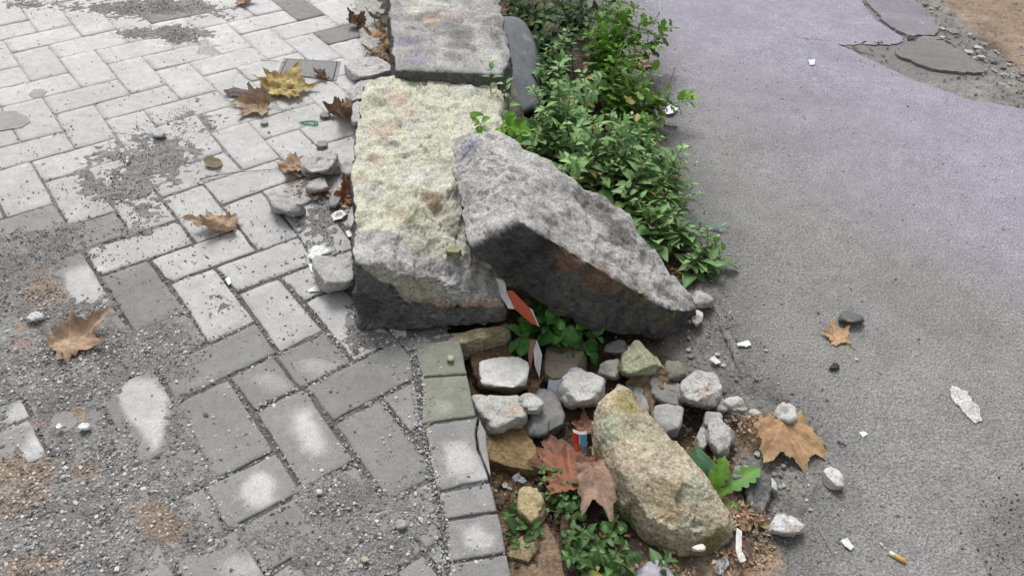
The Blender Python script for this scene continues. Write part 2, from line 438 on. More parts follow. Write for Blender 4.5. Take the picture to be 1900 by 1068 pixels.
# old broken base at the upper right
V2, F2 = grid(-.2, 3.6, .3, 4.6, .0125)
mask = (ro + 300 * jag > -14) & (px[:, 0] < 2300) & (px[:, 0] > 1480) & (px[:, 1] > -400)
brown = sst(0, 40, (px[:, 0] - 1735) - np.maximum(px[:, 1] - 20, 0) * 1.15 + 30 * fbm(V2, .09, 7) )
oc = (np.array([.25, .25, .235])[None] * (1 + .35 * fbm(V2, .03, 4))[:, None]) * (1 - brown)[:, None] + brown[:, None] * np.array([.275, .21, .16]) * (1 + .4 * fbm(V2, .05, 14))[:, None]
rubble = np.exp(-((px[:, 0] - 1735 - np.maximum(px[:, 1] - 20, 0) * 1.15 + 18) / 26) ** 2)
oc = np.clip(oc * (1 + .35 * rubble[:, None] * fbm(V2, .02, 21)[:, None]), .03, .8)
oz = ZR + .0005 + (.006 * fbm(V2, .05, 5) + .006 * vn(V2, .02, 6)) * (.25 + .75 * np.maximum(brown, rubble)) + .012 * brown * (fbm(V2, .12, 9) * .5 + .5)
cx, cy = px[:, 0], px[:, 1]
crack = sst(9, 2, np.abs(cy - (88 + (cx - 1560) * .16) + 6 * vn(V2, .02, 3))) * (cx > 1550) * (cx < 1680)
oc *= (1 - .55 * crack)[:, None]
hol = sst(.1, .5, fbm(V2, .07, 96, 4)) * (1 - brown); oc *= (1 - .45 * hol)[:, None]; oz = oz - .004 * hol
nearslab = sst(26, 8, np.abs(np.hypot((cx - 1745) / 95, (cy - 104) / 36) - 1) * 60); oc *= (1 - .45 * nearslab)[:, None]; oz = oz - .005 * nearslab
Vc, Fc, (cc, zc) = compact(V2, F2, mask, oc, oz)
link('broken_road_base', mesh_np('broken_road_base', np.concatenate([Vc, zc[:, None]], 1), Fc, [M_dirt], col=cc), kind='structure')
def cst(c, n=.12, sc=.05):
    return lambda V: np.array(c)[None] * (1 + n * fbm(V, sc, 3))[:, None]
ZS = ZR + .010
for lab, pl, cc in (('large lilac-grey slab of broken asphalt beside the brown earth, farthest of the three', [(1590,-40),(1606,0),(1640,40),(1662,56),(1692,66),(1734,66),(1741,50),(1722,22),(1702,2),(1700,-40)], (.245, .235, .265)),
                ('grey asphalt plate lying alone between dirt-filled cracks', [(1665,96),(1700,73),(1748,74),(1790,98),(1828,124),(1824,134),(1788,134),(1728,128),(1672,106)], (.205, .2, .19)),
                ('small pale asphalt piece above the cracked plate', [(1683,70),(1722,68),(1760,74),(1775,88),(1752,72),(1705,72)], (.235, .23, .215))):
    slab('asphalt_slab', [P(x, y, ZS) for x, y in pl], ZS, .009, M_asph, cst(cc, .3, .08), label=lab, category='asphalt slab', jit=.005, seg=.014)

# ------------------------------------------------------------------ soil bed of the broken kerb strip
V2, F2 = grid(-.55, .95, .25, 4.0, .008)
V3 = np.concatenate([V2, np.full((len(V2), 1), ZR)], 1); px = PX(V3)
sp = (V2 - (EA + en * .095)) @ en                     # distance right of the edging blocks
lo = left_of_edge(V2)
mask = (sp > -.03) & (lo < .07)
rise = sst(-.16, .01, lo); riseC = sst(-.24, -.06, lo)
zs = -.0715 + rise * .0245 + .010 * fbm(V2, .09, 31, 4) + .004 * vn(V2, .02, 8) * (1 - .5 * rise)
zs = zs - .020 * sst(.01, .045, lo)
gcol = np.array([.06, .048, .038]); brn = np.array([.115, .08, .053]); gry = np.array([.17, .165, .155])
t1 = sst(-.2, .4, fbm(V2, .07, 40)); gr = sst(.35, .8, riseC + .3 * fbm(V2, .05, 41)) * np.ones(len(V2))
sc_ = gcol[None] * (1 - t1)[:, None] + brn[None] * t1[:, None]
sc_ = sc_ * (1 - gr)[:, None] + gry[None] * gr[:, None]
def blob(cx, cy, rx, ry, seed=0, n=.3):
    return sst(1.2, .7, np.hypot((px[:, 0] - cx) / rx, (px[:, 1] - cy) / ry) + n * fbm(V2, .03, seed))
for (cx, cy, rx, ry, c) in ((1400, 795, 60, 36, (.27, .19, .125)), (1380, 1040, 75, 40, (.27, .2, .14)), (945, 850, 50, 60, (.17, .125, .062)), (910, 680, 50, 50, (.13, .075, .05)), (960, 1000, 70, 60, (.2, .14, .085))):
    b = blob(cx, cy, rx, ry, int(cx)); sc_ = sc_ * (1 - b)[:, None] + b[:, None] * np.array(c)
sc_ = np.clip(sc_ * (1 + .25 * fbm(V2, .02, 55))[:, None], .02, .6)
Vc, Fc, (cc, zc) = compact(V2, F2, mask, sc_, zs)
link('soil_bed', mesh_np('soil_bed', np.concatenate([Vc, zc[:, None]], 1), Fc, [M_soil], col=cc), kind='structure')
def soil_z(x, y):
    V = np.array([[x, y]]); lo = left_of_edge(V); rise = sst(-.16, .01, lo)
    return float((-.0715 + rise * .0245 + .010 * fbm(V, .09, 31, 4) + .004 * vn(V, .02, 8) * (1 - .5 * rise))[0])

# ------------------------------------------------------------------ dirt spread over the pavers
DENS = [(285,285,120,62,1.0),(345,235,70,40,.7),(215,345,80,50,.9),(270,400,60,40,.7),(150,425,130,26,.55),(60,470,120,55,1.15),(90,560,120,70,1.3),(160,655,190,60,1.35),(60,720,130,70,1.2),(150,700,110,50,1.2),
        (300,600,60,70,.8),(330,660,70,40,.6),(190,850,110,60,1.25),(60,900,120,90,1.3),(230,930,140,90,1.25),(120,1020,190,90,1.3),(350,990,90,80,.8),(330,800,50,60,.6),(620,930,70,60,1.0),(590,900,60,25,1.0),
        (700,1000,80,70,.85),(520,1000,110,50,.75),(640,1045,130,40,.85),(745,960,60,70,.7),(660,600,26,60,1.1),(690,630,70,18,1.1),(760,632,50,12,.9),(280,15,150,20,1.0),(330,62,50,18,1.1),(40,8,80,18,.7),
        (600,440,60,60,.5),(620,380,50,45,.8),(565,420,40,30,.4),(700,120,30,30,.6),(255,62,60,14,.9),(450,1040,70,30,.4),(400,560,40,25,.5),(240,620,80,40,.9),(500,940,30,12,.3),(400,900,40,60,.7),(300,880,60,50,.9),(640,1000,60,60,.8),(240,430,70,16,.8),(460,500,60,18,.3)]
HOLES = [(268,745,46,52),(278,815,28,50),(40,765,30,24),(62,830,22,30),(155,520,40,45),(255,560,60,50),(562,800,90,80),(478,905,80,55),(120,775,22,14)]
def density(pxa, V):
    d = np.zeros(len(pxa))
    for cx, cy, rx, ry, w in DENS:
        r = np.hypot((pxa[:, 0] - cx) / rx, (pxa[:, 1] - cy) / ry)
        d = np.maximum(d, w * np.exp(-r ** 2 * 1.1)) + .25 * w * np.exp(-r ** 2 * 1.1) * (d > 0) * .5
    for cx, cy, rx, ry in HOLES:
        r = np.hypot((pxa[:, 0] - cx) / rx, (pxa[:, 1] - cy) / ry); d = d * (1 - np.exp(-r ** 4 * 1.0 ) * 0 - .93 * np.exp(-r ** 4))
    return d
V2, F2 = grid(-2.0, .1, .38, 2.9, .0055)
V3 = np.concatenate([V2, np.zeros((len(V2), 1))], 1); px = PX(V3)
den = density(px, V2)
hz = .0062 * (den - .62 + .42 * fbm(V2, .06, 60, 5, .62) + .42 * vn(V2, .0095, 61))
hz = np.minimum(hz, .006)
mask = (hz > -.0022) & (((V2 - EA) @ en) < .085) & (px[:, 0] > -140)
nearf = sst(250, 620, px[:, 1])
c = np.clip(.235 - .03 * nearf + .05 * fbm(V2, .05, 62, 4), .06, .5)[:, None] * np.array([1, .985, .955])
for (cx, cy, rx, ry, cc_) in ((85,540,45,28,(.33,.23,.16)),(30,860,60,30,(.3,.21,.15)),(60,905,60,50,(.27,.19,.13)),(270,942,40,12,(.3,.21,.14)),(305,975,34,24,(.28,.19,.125)),(60,1050,60,20,(.25,.17,.11)),(20,610,30,14,(.36,.26,.18)),(140,770,22,12,(.38,.28,.2)),(150,875,26,14,(.3,.22,.16)),(40,640,20,12,(.3,.2,.15)),(80,790,60,12,(.24,.17,.17)),(110,1000,40,18,(.22,.18,.17)),(15,5,40,10,(.3,.2,.18))):
    b = sst(1.25, .75, np.hypot((px[:, 0] - cx) / rx, (px[:, 1] - cy) / ry) + 1.2 * fbm(V2, .055, int(cx) + 3, 5)) * .5
    c = c * (1 - b)[:, None] + b[:, None] * np.array(cc_) * (1 + .25 * fbm(V2, .015, 3))[:, None]
Vc, Fc, (c_, z_) = compact(V2, F2, mask, c, hz)
link('loose_dirt', mesh_np('loose_dirt', np.concatenate([Vc, z_[:, None]], 1), Fc, [M_dirt], col=c_), kind='stuff', label='thin spread of grey gritty dirt lying over the paving', category='dirt')

# ------------------------------------------------------------------ grit: tens of thousands of small grains as one mesh each
def joint_dist(xy):
    """distance (m) to the nearest paver joint of the herringbone"""
    c, s = math.cos(YAW), math.sin(YAW); x = xy[:, 0] - OX; y = xy[:, 1] - OY
    u = (x * c + y * s) / .1; v = (x * s - y * c) / .1
    iu, iv = np.floor(u), np.floor(v); fu, fv = u - iu, v - iv
    ph = np.mod(iv - iu, 4)          # 0: left half of H, 3: right half of H, 1: top of V, 2: bottom of V
    dl = np.where(ph == 3, 9, fu); dr = np.where(ph == 0, 9, 1 - fu)
    dt = np.where(ph == 2, 9, fv); db = np.where(ph == 1, 9, 1 - fv)
    return .1 * np.minimum(np.minimum(dl, dr), np.minimum(dt, db))
base_oct = np.array([(1,0,0),(-.9,.2,0),(0,1,0.1),(.1,-1,0),(0,.1,.8),(0,0,-.7)], float)
oct_f = np.array([(0,2,4),(2,1,4),(1,3,4),(3,0,4),(2,0,5),(1,2,5),(3,1,5),(0,3,5)])
def grains(name, xyz, size, colr, **props):
    n = len(xyz)
    jit = 1 + NR.uniform(-.35, .35, (n, 6, 1)); ax = NR.uniform(.6, 1.25, (n, 1, 3)); ax[:, :, 2] *= .8
    V = base_oct[None] * jit * ax
    a = NR.uniform(0, 2 * math.pi, n); ca, sa = np.cos(a)[:, None], np.sin(a)[:, None]
    V = np.stack([V[:, :, 0] * ca - V[:, :, 1] * sa, V[:, :, 0] * sa + V[:, :, 1] * ca, V[:, :, 2]], 2)
    V = V * size[:, None, None] * .5 + xyz[:, None, :]
    F = oct_f[None] + (np.arange(n) * 6)[:, None, None]
    c = np.repeat(colr, 6, 0)
    return link(name, mesh_np(name, V.reshape(-1, 3), F.reshape(-1, 3), [M_grain], col=c, smooth=False), **props)
def graycol(n, lo, hi, p=1.0, tint=(1, .985, .95)):
    g = lo + (hi - lo) * NR.random(n) ** p; return g[:, None] * np.array(tint)[None]
N = 900000
xy = np.stack([NR.uniform(-1.9, .1, N), NR.uniform(.4, 2.9, N)], 1)
px = PX(np.concatenate([xy, np.zeros((N, 1))], 1))
vis = (px[:, 0] > -40) & (px[:, 0] < 1000) & (px[:, 1] > -30) & (px[:, 1] < 1110) & (((xy - EA) @ en) < .09)
xy, px = xy[vis], px[vis]
den = density(px, xy); jd = joint_dist(xy); nz = fbm(xy, .05, 70, 4)
blockline = np.abs((xy - EA) @ en)
jd = np.where((xy - EA) @ en > -.004, .05, jd)
jd = np.minimum(jd, np.where(px[:, 1] > 630, np.maximum(blockline - .004, 0), 9))
near = sst(330, 640, px[:, 1])
pr = np.clip(den - .25 + .45 * nz, 0, 1.2) * .75
pr = pr + (jd < .0075) * (.05 + .75 * near) * (.65 + .6 * nz)
pr = pr + .022 + .10 * np.clip(nz + .1, 0, 1) ** 1.5 + (.03 + .12 * np.clip(nz, 0, 1)) * (px[:, 1] > 330)
pr = np.where((blockline < .014) & (px[:, 1] > 640), pr + .55, pr)
for cx, cy, rx, ry in HOLES[:6] + HOLES[6:8]:
    pr *= 1 - .8 * np.exp(-(np.hypot((px[:, 0] - cx) / rx, (px[:, 1] - cy) / ry)) ** 4)
keep = NR.random(len(xy)) < pr * .40
xy, px, den, jd = xy[keep], px[keep], den[keep], jd[keep]
n = len(xy); sz = (.0019 + .0047 * NR.random(n) ** 3.2)
big = NR.random(n) < .012; sz[big] *= 1.7
sz *= .85 + .3 * sst(300, 700, px[:, 1])
hz = .0062 * (den - .62 + .38 * fbm(xy, .06, 60, 4)); hz = np.clip(hz, 0, .006)
zg = np.where(jd < .004, -.0015, 0) + np.maximum(hz, 0) + sz * .22
far = 1 - sst(380, 640, px[:, 1])
g = .11 + (.32 + .20 * (1 - far)) * NR.random(n) ** 1.2
g = g * (1 - .45 * far); wht = NR.random(n) < .04; g[wht] = .62
tn = np.tile(np.array([1, .985, .96]), (n, 1))
for (cx, cy, rx, ry) in ((85,540,45,28),(30,860,60,30),(60,905,60,50),(270,942,40,12),(305,975,34,24),(60,1050,60,20),(150,875,26,14)):
    m_ = (np.hypot((px[:, 0] - cx) / rx, (px[:, 1] - cy) / ry) + .5 * fbm(xy, .04, int(cx) + 3, 4) < 1) & (NR.random(n) < .75); tn[m_] = (1, .86, .74)
print('grains', n)
grains('paving_grit', np.concatenate([xy, zg[:, None]], 1), sz, g[:, None] * tn, kind='stuff', label='loose grey grit scattered over pavers and joints', category='grit')
# grit in the strip and on the road
N = 130000
xy = np.stack([NR.uniform(-.1, 1.6, N), NR.uniform(.45, 2.6, N)], 1)
px = PX(np.concatenate([xy, np.full((N, 1), ZR)], 1)); lo = left_of_edge(xy); sp = (xy - (EA + en * .095)) @ en
vis = (px[:, 0] < 1950) & (px[:, 1] > -30) & (px[:, 1] < 1110) & (sp > .004)
xy, px, lo = xy[vis], px[vis], lo[vis]
nz = fbm(xy, .06, 75, 4)
strip = lo < .012
pr = np.where(strip, .40 + .5 * nz + .35 * sst(-.14, 0, lo), .55 * np.exp(-lo / .06) * (1 + nz) + .035 + .06 * np.clip(nz, 0, 1))
pr += .5 * np.exp(-(np.hypot((px[:, 0] - 1880) / 70, (px[:, 1] - 990) / 90)) ** 2) * (1 + nz)
pr += .25 * np.exp(-(np.hypot((px[:, 0] - 1560) / 110, (px[:, 1] - 1010) / 60)) ** 2) * (1 + nz) + .3 * np.exp(-(np.hypot((px[:, 0] - 1420) / 90, (px[:, 1] - 880) / 90)) ** 2)
keep = NR.random(len(xy)) < pr * .55
xy, px, lo, strip = xy[keep], px[keep], lo[keep], strip[keep]
n = len(xy); sz = .002 + .0055 * NR.random(n) ** 3
zg = np.array([soil_z(*q) for q in xy[:1]])
rise = sst(-.16, .01, lo)
zsoil = -.0715 + rise * .0245 + .010 * fbm(xy, .09, 31, 4) + .004 * vn(xy, .02, 8) * (1 - .5 * rise)
zz = np.where(strip, zsoil, ZR + .0035) + sz * .2
g = .10 + .30 * NR.random(n) ** 1.7; g[NR.random(n) < .07] = .6; g = np.where((px[:, 0] > 1780) & (px[:, 1] > 850) & (NR.random(n) < .8), .04, g)
tint = np.where((NR.random(n) < .35)[:, None] & strip[:, None], np.array([1, .78, .58]), np.array([1, .99, .97]))
grains('roadside_grit', np.concatenate([xy, zz[:, None]], 1), sz, g[:, None] * tint, kind='stuff', label='grey and brown grit along the broken road edge', category='grit')
# rubble crumbs on the brown earth
N = 5000
q = PV(NR.uniform(1540, 1905, N), NR.uniform(-20, 205, N), ZR)[:, :2]; pr = right_old(q) > 0
q = q[pr]; n = len(q); pq = PX(np.concatenate([q, np.full((n, 1), ZR)], 1))
bl = np.exp(-((pq[:, 0] - 1735 - np.maximum(pq[:, 1] - 20, 0) * 1.15 + 18) / 26) ** 2)
k = NR.random(n) < .18 + .8 * bl; q, bl = q[k], bl[k]; n = len(q)
grains('rubble_crumbs', np.concatenate([q, np.full((n, 1), ZR + .006)], 1), .004 + .014 * NR.random(n) ** 3, (.12 + .3 * NR.random(n) + .15 * bl * NR.random(n))[:, None] * np.array([1, .9, .78]), kind='stuff', label='pale rubble crumbs round the patch of brown earth', category='rubble')

# ------------------------------------------------------------------ rocks
_ico = {}
def ico(s):
    if s not in _ico:
        bm = bmesh.new(); bmesh.ops.create_icosphere(bm, subdivisions=s, radius=1)
        V = np.array([v.co[:] for v in bm.verts]); F = np.array([[v.index for v in f.verts] for f in bm.faces]); bm.free()
        _ico[s] = (V / np.linalg.norm(V, axis=1)[:, None], F)
    return _ico[s]
def hull(pts):
    bm = bmesh.new()
    for p in pts: bm.verts.new(p)
    r = bmesh.ops.convex_hull(bm, input=bm.verts)
    bm.normal_update(); pl = {}
    used = set()
    for f in bm.faces:
        for v in f.verts: used.add(v)
    V = np.array([v.co[:] for v in used])
    c = V.mean(0)
    for f in bm.faces:
        if f.calc_area() < 1e-7: continue
        n = np.array(f.normal[:]); 
        if (np.array(f.verts[0].co[:]) - c) @ n < 0: n = -n
        key = tuple(np.round(n, 2))
        pl[key] = (n, (np.array(f.verts[0].co[:]) - c) @ n)
    bm.free()
    Nn = np.array([a for a, b in pl.values()]); D = np.array([max(b, .002) for a, b in pl.values()])
    return V, c, Nn, D
def facet(Q, cell, seed):
    """piecewise-planar relief: each random cell tilts its own way, like broken stone"""
    rr = np.random.default_rng(seed); lo_, hi_ = Q.min(0), Q.max(0)
    n = int(min(420, max(8, 1.6 * np.prod(np.maximum(hi_ - lo_, cell)) / cell ** 3)))
    S = Q[rr.integers(0, len(Q), n)]; G = rr.normal(0, 1, (n, 3)); G /= np.linalg.norm(G, axis=1)[:, None]
    W = Q + .35 * cell * np.stack([fbm(Q, cell, seed + k, 3) for k in (1, 2, 3)], 1)
    out = np.zeros(len(Q))
    for a in range(0, len(Q), 20000):
        w = W[a:a + 20000]; d = ((w[:, None, :] - S[None]) ** 2).sum(2); i = d.argmin(1)
        out[a:a + 20000] = ((w - S[i]) * G[i]).sum(1)
    return out / cell
def rock(name, pts, sub=5, p=26, amp=(.004, .03), fine=(.0012, .006), ridg=0, base=(.3, .3, .3), var=.15, patches=(), dents=(), matl=None, top=None, seed=1, chips=0, colfn=None, fac=(), grow=1.03, pit=.0, **props):
    V0, c, Nn, D = hull(pts); D = D * grow; D[Nn[:, 2] < -.5] /= grow
    if chips:
        rr = random.Random(seed)
        for k in range(chips):
            d = np.array([rr.gauss(0, 1), rr.gauss(0, 1), abs(rr.gauss(0, .8))]); d /= np.linalg.norm(d)
            s = ((V0 - c) @ d).max(); Nn = np.vstack([Nn, d]); D = np.append(D, s * rr.uniform(.72, .92))
    I, F = ico(sub)
    X = V0 - c; w, E = np.linalg.eigh(np.cov(X.T)); sd_ = np.sqrt(np.maximum(w, 1e-7)); sd_ = np.maximum(sd_, sd_.max() * .25)
    dirs = (I * sd_) @ E.T
    if np.linalg.det(E) < 0: F = F[:, ::-1]
    dirs /= np.linalg.norm(dirs, axis=1)[:, None]
    T = np.maximum(dirs @ Nn.T, 0) / D[None]
    m = T.max(1); S = ((T / m[:, None]) ** p).sum(1) ** (1 / p) * m
    r = 1 / S
    w = (T / m[:, None]) ** (p * .6); N_ = w @ Nn; N_ /= np.linalg.norm(N_, axis=1)[:, None]
    Q = c + dirs * r[:, None]
    size = np.linalg.norm(sd_)
    d = amp[0] * fbm(Q + seed, amp[1], seed, 4, .55) + fine[0] * fbm(Q, fine[1], seed + 5, 3, .6)
    if ridg: d = d - ridg * (1 - np.abs(vn(Q + seed * .3, amp[1] * 1.4, seed + 9))) ** 4 + ridg * .3
    for (cell, am) in fac: d = d + am * facet(Q, cell, seed + int(cell * 1000))
    if pit:
        pn = vn(Q, .006, seed + 61) + .5 * vn(Q, .0028, seed + 62); d = d - pit * sst(.55, 1.0, pn)
    for (dp, rad, dep) in dents:
        k = np.linalg.norm(Q - np.array(dp), axis=1) / rad; d = d - dep * np.exp(-(k + .25 * fbm(Q, .02, 3)) ** 2 * 1.5)
    Q2 = Q + N_ * d[:, None]
    col = np.tile(np.array(base, float), (len(Q2), 1)) * (1 + var * fbm(Q, .03 + size * .15, seed + 2, 4) + var * .6 * fbm(Q, .008, seed + 3, 2))[:, None]
    if colfn: col = colfn(Q2, N_, col)
    if pit: col = col * (1 - .45 * sst(.5, .95, pn))[:, None]
    for (cp, rad, cc, st) in patches:
        k = np.linalg.norm((Q - np.array(cp)), axis=1) / rad + .55 * fbm(Q, .03, int(rad * 9999), 5, .65) + .35 * vn(Q, .006, 3)
        b = st * sst(1.25, .6, k); col = col * (1 - b)[:, None] + b[:, None] * np.array(cc) * (1 + .2 * fbm(Q, .008, 77, 2))[:, None]
    col = np.clip(col, .012, .85)
    cpt = np.array([c[0], c[1], min(V0[:, 2])])
    o = link(name, mesh_np(name, Q2 - cpt, F, [matl or M_rough], col=col), **props); o.location = cpt
    return o
def spts(poly, base, h, flatb=True):
    """silhouette given in photo pixels -> 3-D corner points of a stone of height h standing on base"""
    ys = [q[1] for q in poly]; y0, y1 = min(ys), max(ys); pts = []
    cx, cy = np.mean([q[0] for q in poly]), np.mean(ys)
    for x, y in poly:
        t = (y1 - y) / (y1 - y0)
        z = base + h * min(1, .04 + 1.5 * t if t < .55 else .95)
        w = P(x, y, z); pts.append(w)
        if t > .3: pts.append(np.array([w[0] * .97 + .03 * P(cx, cy, z)[0], w[1] * .97 + .03 * P(cx, cy, z)[1], base]))
        if t < .6:
            w2 = P(x + (cx - x) * .16, y, base); pts.append(np.array([w2[0], w2[1] , base + h * .9]) if False else P(x + (cx - x) * .12, y - (y - cy) * .30 if y > cy else y, base + h * .97))
    return pts

GREY = (.33, .325, .31)
# --- big kerb block, near
ZK = .165
k1 = [P(663,612,0), P(700,618,0), P(940,604,0), P(657,486,ZK), P(737,547,.092), P(800,581,.047), P(905,585,.042), P(941,570,.055),
      P(652,300,ZK), P(655,420,ZK), P(672,160,ZK), P(690,142,ZK), P(760,140,ZK), P(925,152,ZK), P(940,210,.14), P(930,300,.155), P(745,410,.158), P(835,352,.163), P(850,455,.105), P(944,500,.085)]
k1 += [np.array([p[0], p[1], 0]) for p in (P(690,150,ZK), P(925,160,ZK), P(652,330,ZK))]
LICH, PINK, PALE = (.51, .508, .405), (.46, .355, .285), (.50, .49, .475)
def k1col(Q, N_, col):
    up_ = sst(.22, .42, N_[:, 2] + .16 * fbm(Q, .02, 5))
    q = PX(Q)
    l = up_ * sst(-.35, .05, fbm(Q, .06, 15, 4) + .4)
    crust = np.array(LICH) * (1 + .14 * fbm(Q, .02, 22, 4))[:, None]
    pale = sst(.12, .4, fbm(Q, .035, 33, 4))[:, None]; crust = crust * (1 - pale * .5) + np.array(PALE) * pale * .5
    ybound = Q[:, 1] - P(760, 448, .15)[1] + .03 * fbm(Q, .05, 9, 4)
    l = l * sst(-.015, .015, ybound)
    col = col * (1 - l)[:, None] + crust * l[:, None]
    g = up_ * (1 - sst(-.015, .015, ybound)); gg = np.array((.42, .415, .405)) * (1 + .35 * fbm(Q, .012, 29, 4))[:, None]
    col = col * (1 - g)[:, None] + gg * g[:, None]
    xs = [P(657,486,ZK)[0], P(737,547,.092)[0], P(800,581,.047)[0], P(905,585,.042)[0], P(941,570,.055)[0]]
    zb_ = np.interp(Q[:, 0], xs, [ZK, .090, .050, .046, .058])
    h = sst(-.004, .004, Q[:, 2] - zb_ + .012 * fbm(Q, .03, 91, 5, .6)) * (Q[:, 0] > xs[0] + .012) * (1 - l) * (1 - g)
    g2 = np.array((.40, .395, .375)) * (1 + .35 * fbm(Q, .014, 92, 4))[:, None]
    gy = sst(-.1, .3, fbm(Q, .04, 93, 4) + .35 * sst(.09, .05, Q[:, 2]))[:, None]; g2 = g2 * (1 - .45 * gy) + .45 * gy * np.array((.43, .42, .30))
    rst = sst(.014, .004, Q[:, 2] - zb_ + .006 * fbm(Q, .02, 94, 3))[:, None] * (Q[:, 0] > xs[1])[:, None]; g2 = g2 * (1 - .7 * rst) + .7 * rst * np.array((.33, .22, .15))
    return col * (1 - h)[:, None] + g2 * h[:, None]
rock('kerb_block', k1, sub=7, p=60, amp=(.008, .05), fine=(.0042, .012), ridg=.005, fac=((.05,.007),(.018,.0028)), pit=.003, grow=1.0, base=(.115, .114, .112), var=.55, seed=3, colfn=k1col,
     patches=[(P(740,185,ZK), .035, PINK, .75), (P(712,240,ZK), .035, PINK, .7), (P(770,210,ZK), .025, PINK, .6), (P(800,375,.15), .03, (.30,.2,.14), .8), (P(740,395,.16), .02, (.36,.25,.19), .6),
              (P(735,450,.14), .018, (.36,.27,.2), .7), (P(900,535,.06), .035, (.40,.40,.28), .5), (P(765,550,.08), .025, (.42,.42,.31), .6),
              (P(760,410,.15), .035, (.36,.36,.24), .6), (P(670,330,ZK), .018, PINK, .6), (P(700,295,ZK), .02, PINK, .6), (P(770,325,ZK), .03, (.6,.6,.58), .6), (P(900,280,ZK), .02, PALE, .5), (P(835,420,.13), .035, (.2,.19,.17), .7)],
     dents=[(P(815,385,.155), .03, .03), (P(850,430,.12), .035, .02), (P(800,535,.085), .055, .036), (P(880,540,.07), .05, .028), (P(745,520,.11), .03, .010), (P(735,400,.16), .02, .006), (P(800,465,.15), .03, .008), (P(700,380,.165), .015, .006)],
     label='long kerb block with crumbly yellow-green crust and dark broken front end', category='kerb block')
# --- kerb block, far
ZK2 = .19
k2 = [P(733,127,ZK2), P(850,131,ZK2), P(928,134,ZK2), P(945,112,ZK2 - .02), P(920,72,ZK2), P(916,40,ZK2), P(905,0,ZK2), P(898,-140,ZK2), P(728,0,ZK2), P(716,-140,ZK2)]
k2 += [np.array([p[0], p[1], .0]) for p in k2[:]]
def k2col(Q, N_, col):
    up_ = sst(.3, .7, N_[:, 2]); q = fbm(Q, .07, 4, 4)
    c2 = np.array((.36, .355, .345)) * (1 + .28 * q + .2 * fbm(Q, .012, 6, 3))[:, None]
    d = sst(.0, .35, fbm(Q, .09, 14, 3)); c2 = c2 * (1 - .38 * d)[:, None]
    return col * (1 - up_)[:, None] + c2 * up_[:, None]
rock('kerb_block', k2, sub=7, p=60, amp=(.006, .06), fine=(.0026, .010), ridg=.005, fac=((.06,.006),(.02,.002)), pit=.0015, base=(.12, .12, .115), seed=8, colfn=k2col,
     patches=[(P(830,30,ZK2), .03, PINK, .8), (P(800,42,ZK2), .03, (.5,.37,.3), .6), (P(770,25,ZK2), .03, (.6,.6,.48), .7), (P(800,12,ZK2), .05, (.58,.57,.52), .6), (P(755,80,ZK2), .035, (.21,.195,.25), .8), (P(770,115,ZK2), .035, (.27,.25,.32), .7),
              (P(850,62,ZK2), .045, (.17,.165,.16), .7), (P(905,100,ZK2), .035, (.48,.47,.44), .7), (P(880,45,ZK2), .03, (.48,.47,.46), .5), (P(760,55,ZK2), .018, (.12,.12,.12), .7)],
     dents=[(P(765,50,ZK2), .02, .007), (P(925,85,ZK2), .03, .012)],
     label='grey kerb block with lilac stains at the top edge, set behind the crusted one', category='kerb block')
# --- slab beside the far kerb block
k3 = [P(925,32,.10), P(952,30,.09), P(975,45,.06), P(992,75,.03), P(996,115,.02), P(985,150,.01), P(1004,200,-.02), P(965,215,.0), P(935,150,.06), P(925,90,.10), P(930,34,-.06), P(975,40,-.06), P(1005,100,-.07), P(1015,200,-.07), P(960,225,-.07)]
rock('stone_slab', k3, sub=5, p=22, amp=(.004, .06), fine=(.0008, .006), base=(.17, .185, .20), var=.2, matl=M_smooth, seed=12,
     patches=[(P(950,90,.07), .03, (.21,.18,.24), .7), (P(975,70,.05), .02, (.33,.31,.27), .6), (P(965,105,.04), .012, (.36,.42,.36), .6), (P(985,190,-.01), .018, (.32,.27,.25), .5), (P(955,110,.05), .02, (.25,.22,.21), .5)],
     label='smooth blue-grey stone slab wedged between the far kerb block and the weeds', category='stone slab')
k3b = [P(925,160,.10), P(950,150,.08), P(964,185,.06), P(966,230,.03), P(935,245,.06), P(928,200,.1), P(930,160,-.05), P(975,230,-.06), P(935,260,-.05)]
rock('broken_stone', k3b, sub=5, p=18, amp=(.006, .03), ridg=.004, base=(.23, .22, .17), seed=15, label='rough yellowish stone at the right side of the crusted kerb block, under the sprig', category='stone')
# --- tilted block
tp = [P(834,268,.205), P(848,254,.218), P(885,247,.243), P(930,246,.262), P(962,408,.252), P(872,456,.178), P(838,330,.185), P(1002,292,.235), P(1070,335,.19), P(1152,387,.13), P(1200,445,.085), P(1252,518,.03), P(1296,575,-.02), P(1292,592,-.045),
      P(872,464,.17), P(936,522,.105), P(1010,572,.04), P(1100,612,-.01), P(1215,635,-.048), P(1262,618,-.05), P(1055,452,.19), P(1160,528,.105), P(1240,572,.035)]
tp += [P(1010,330,.12), P(1150,430,.0), P(1240,560,-.05), P(860,300,.17)]
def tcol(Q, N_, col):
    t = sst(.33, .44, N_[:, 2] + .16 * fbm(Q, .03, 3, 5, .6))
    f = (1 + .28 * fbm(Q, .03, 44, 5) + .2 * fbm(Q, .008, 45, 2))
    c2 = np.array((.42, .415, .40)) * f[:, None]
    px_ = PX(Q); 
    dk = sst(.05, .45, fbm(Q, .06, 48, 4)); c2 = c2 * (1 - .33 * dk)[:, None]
    return col * (1 - t)[:, None] + c2 * t[:, None]
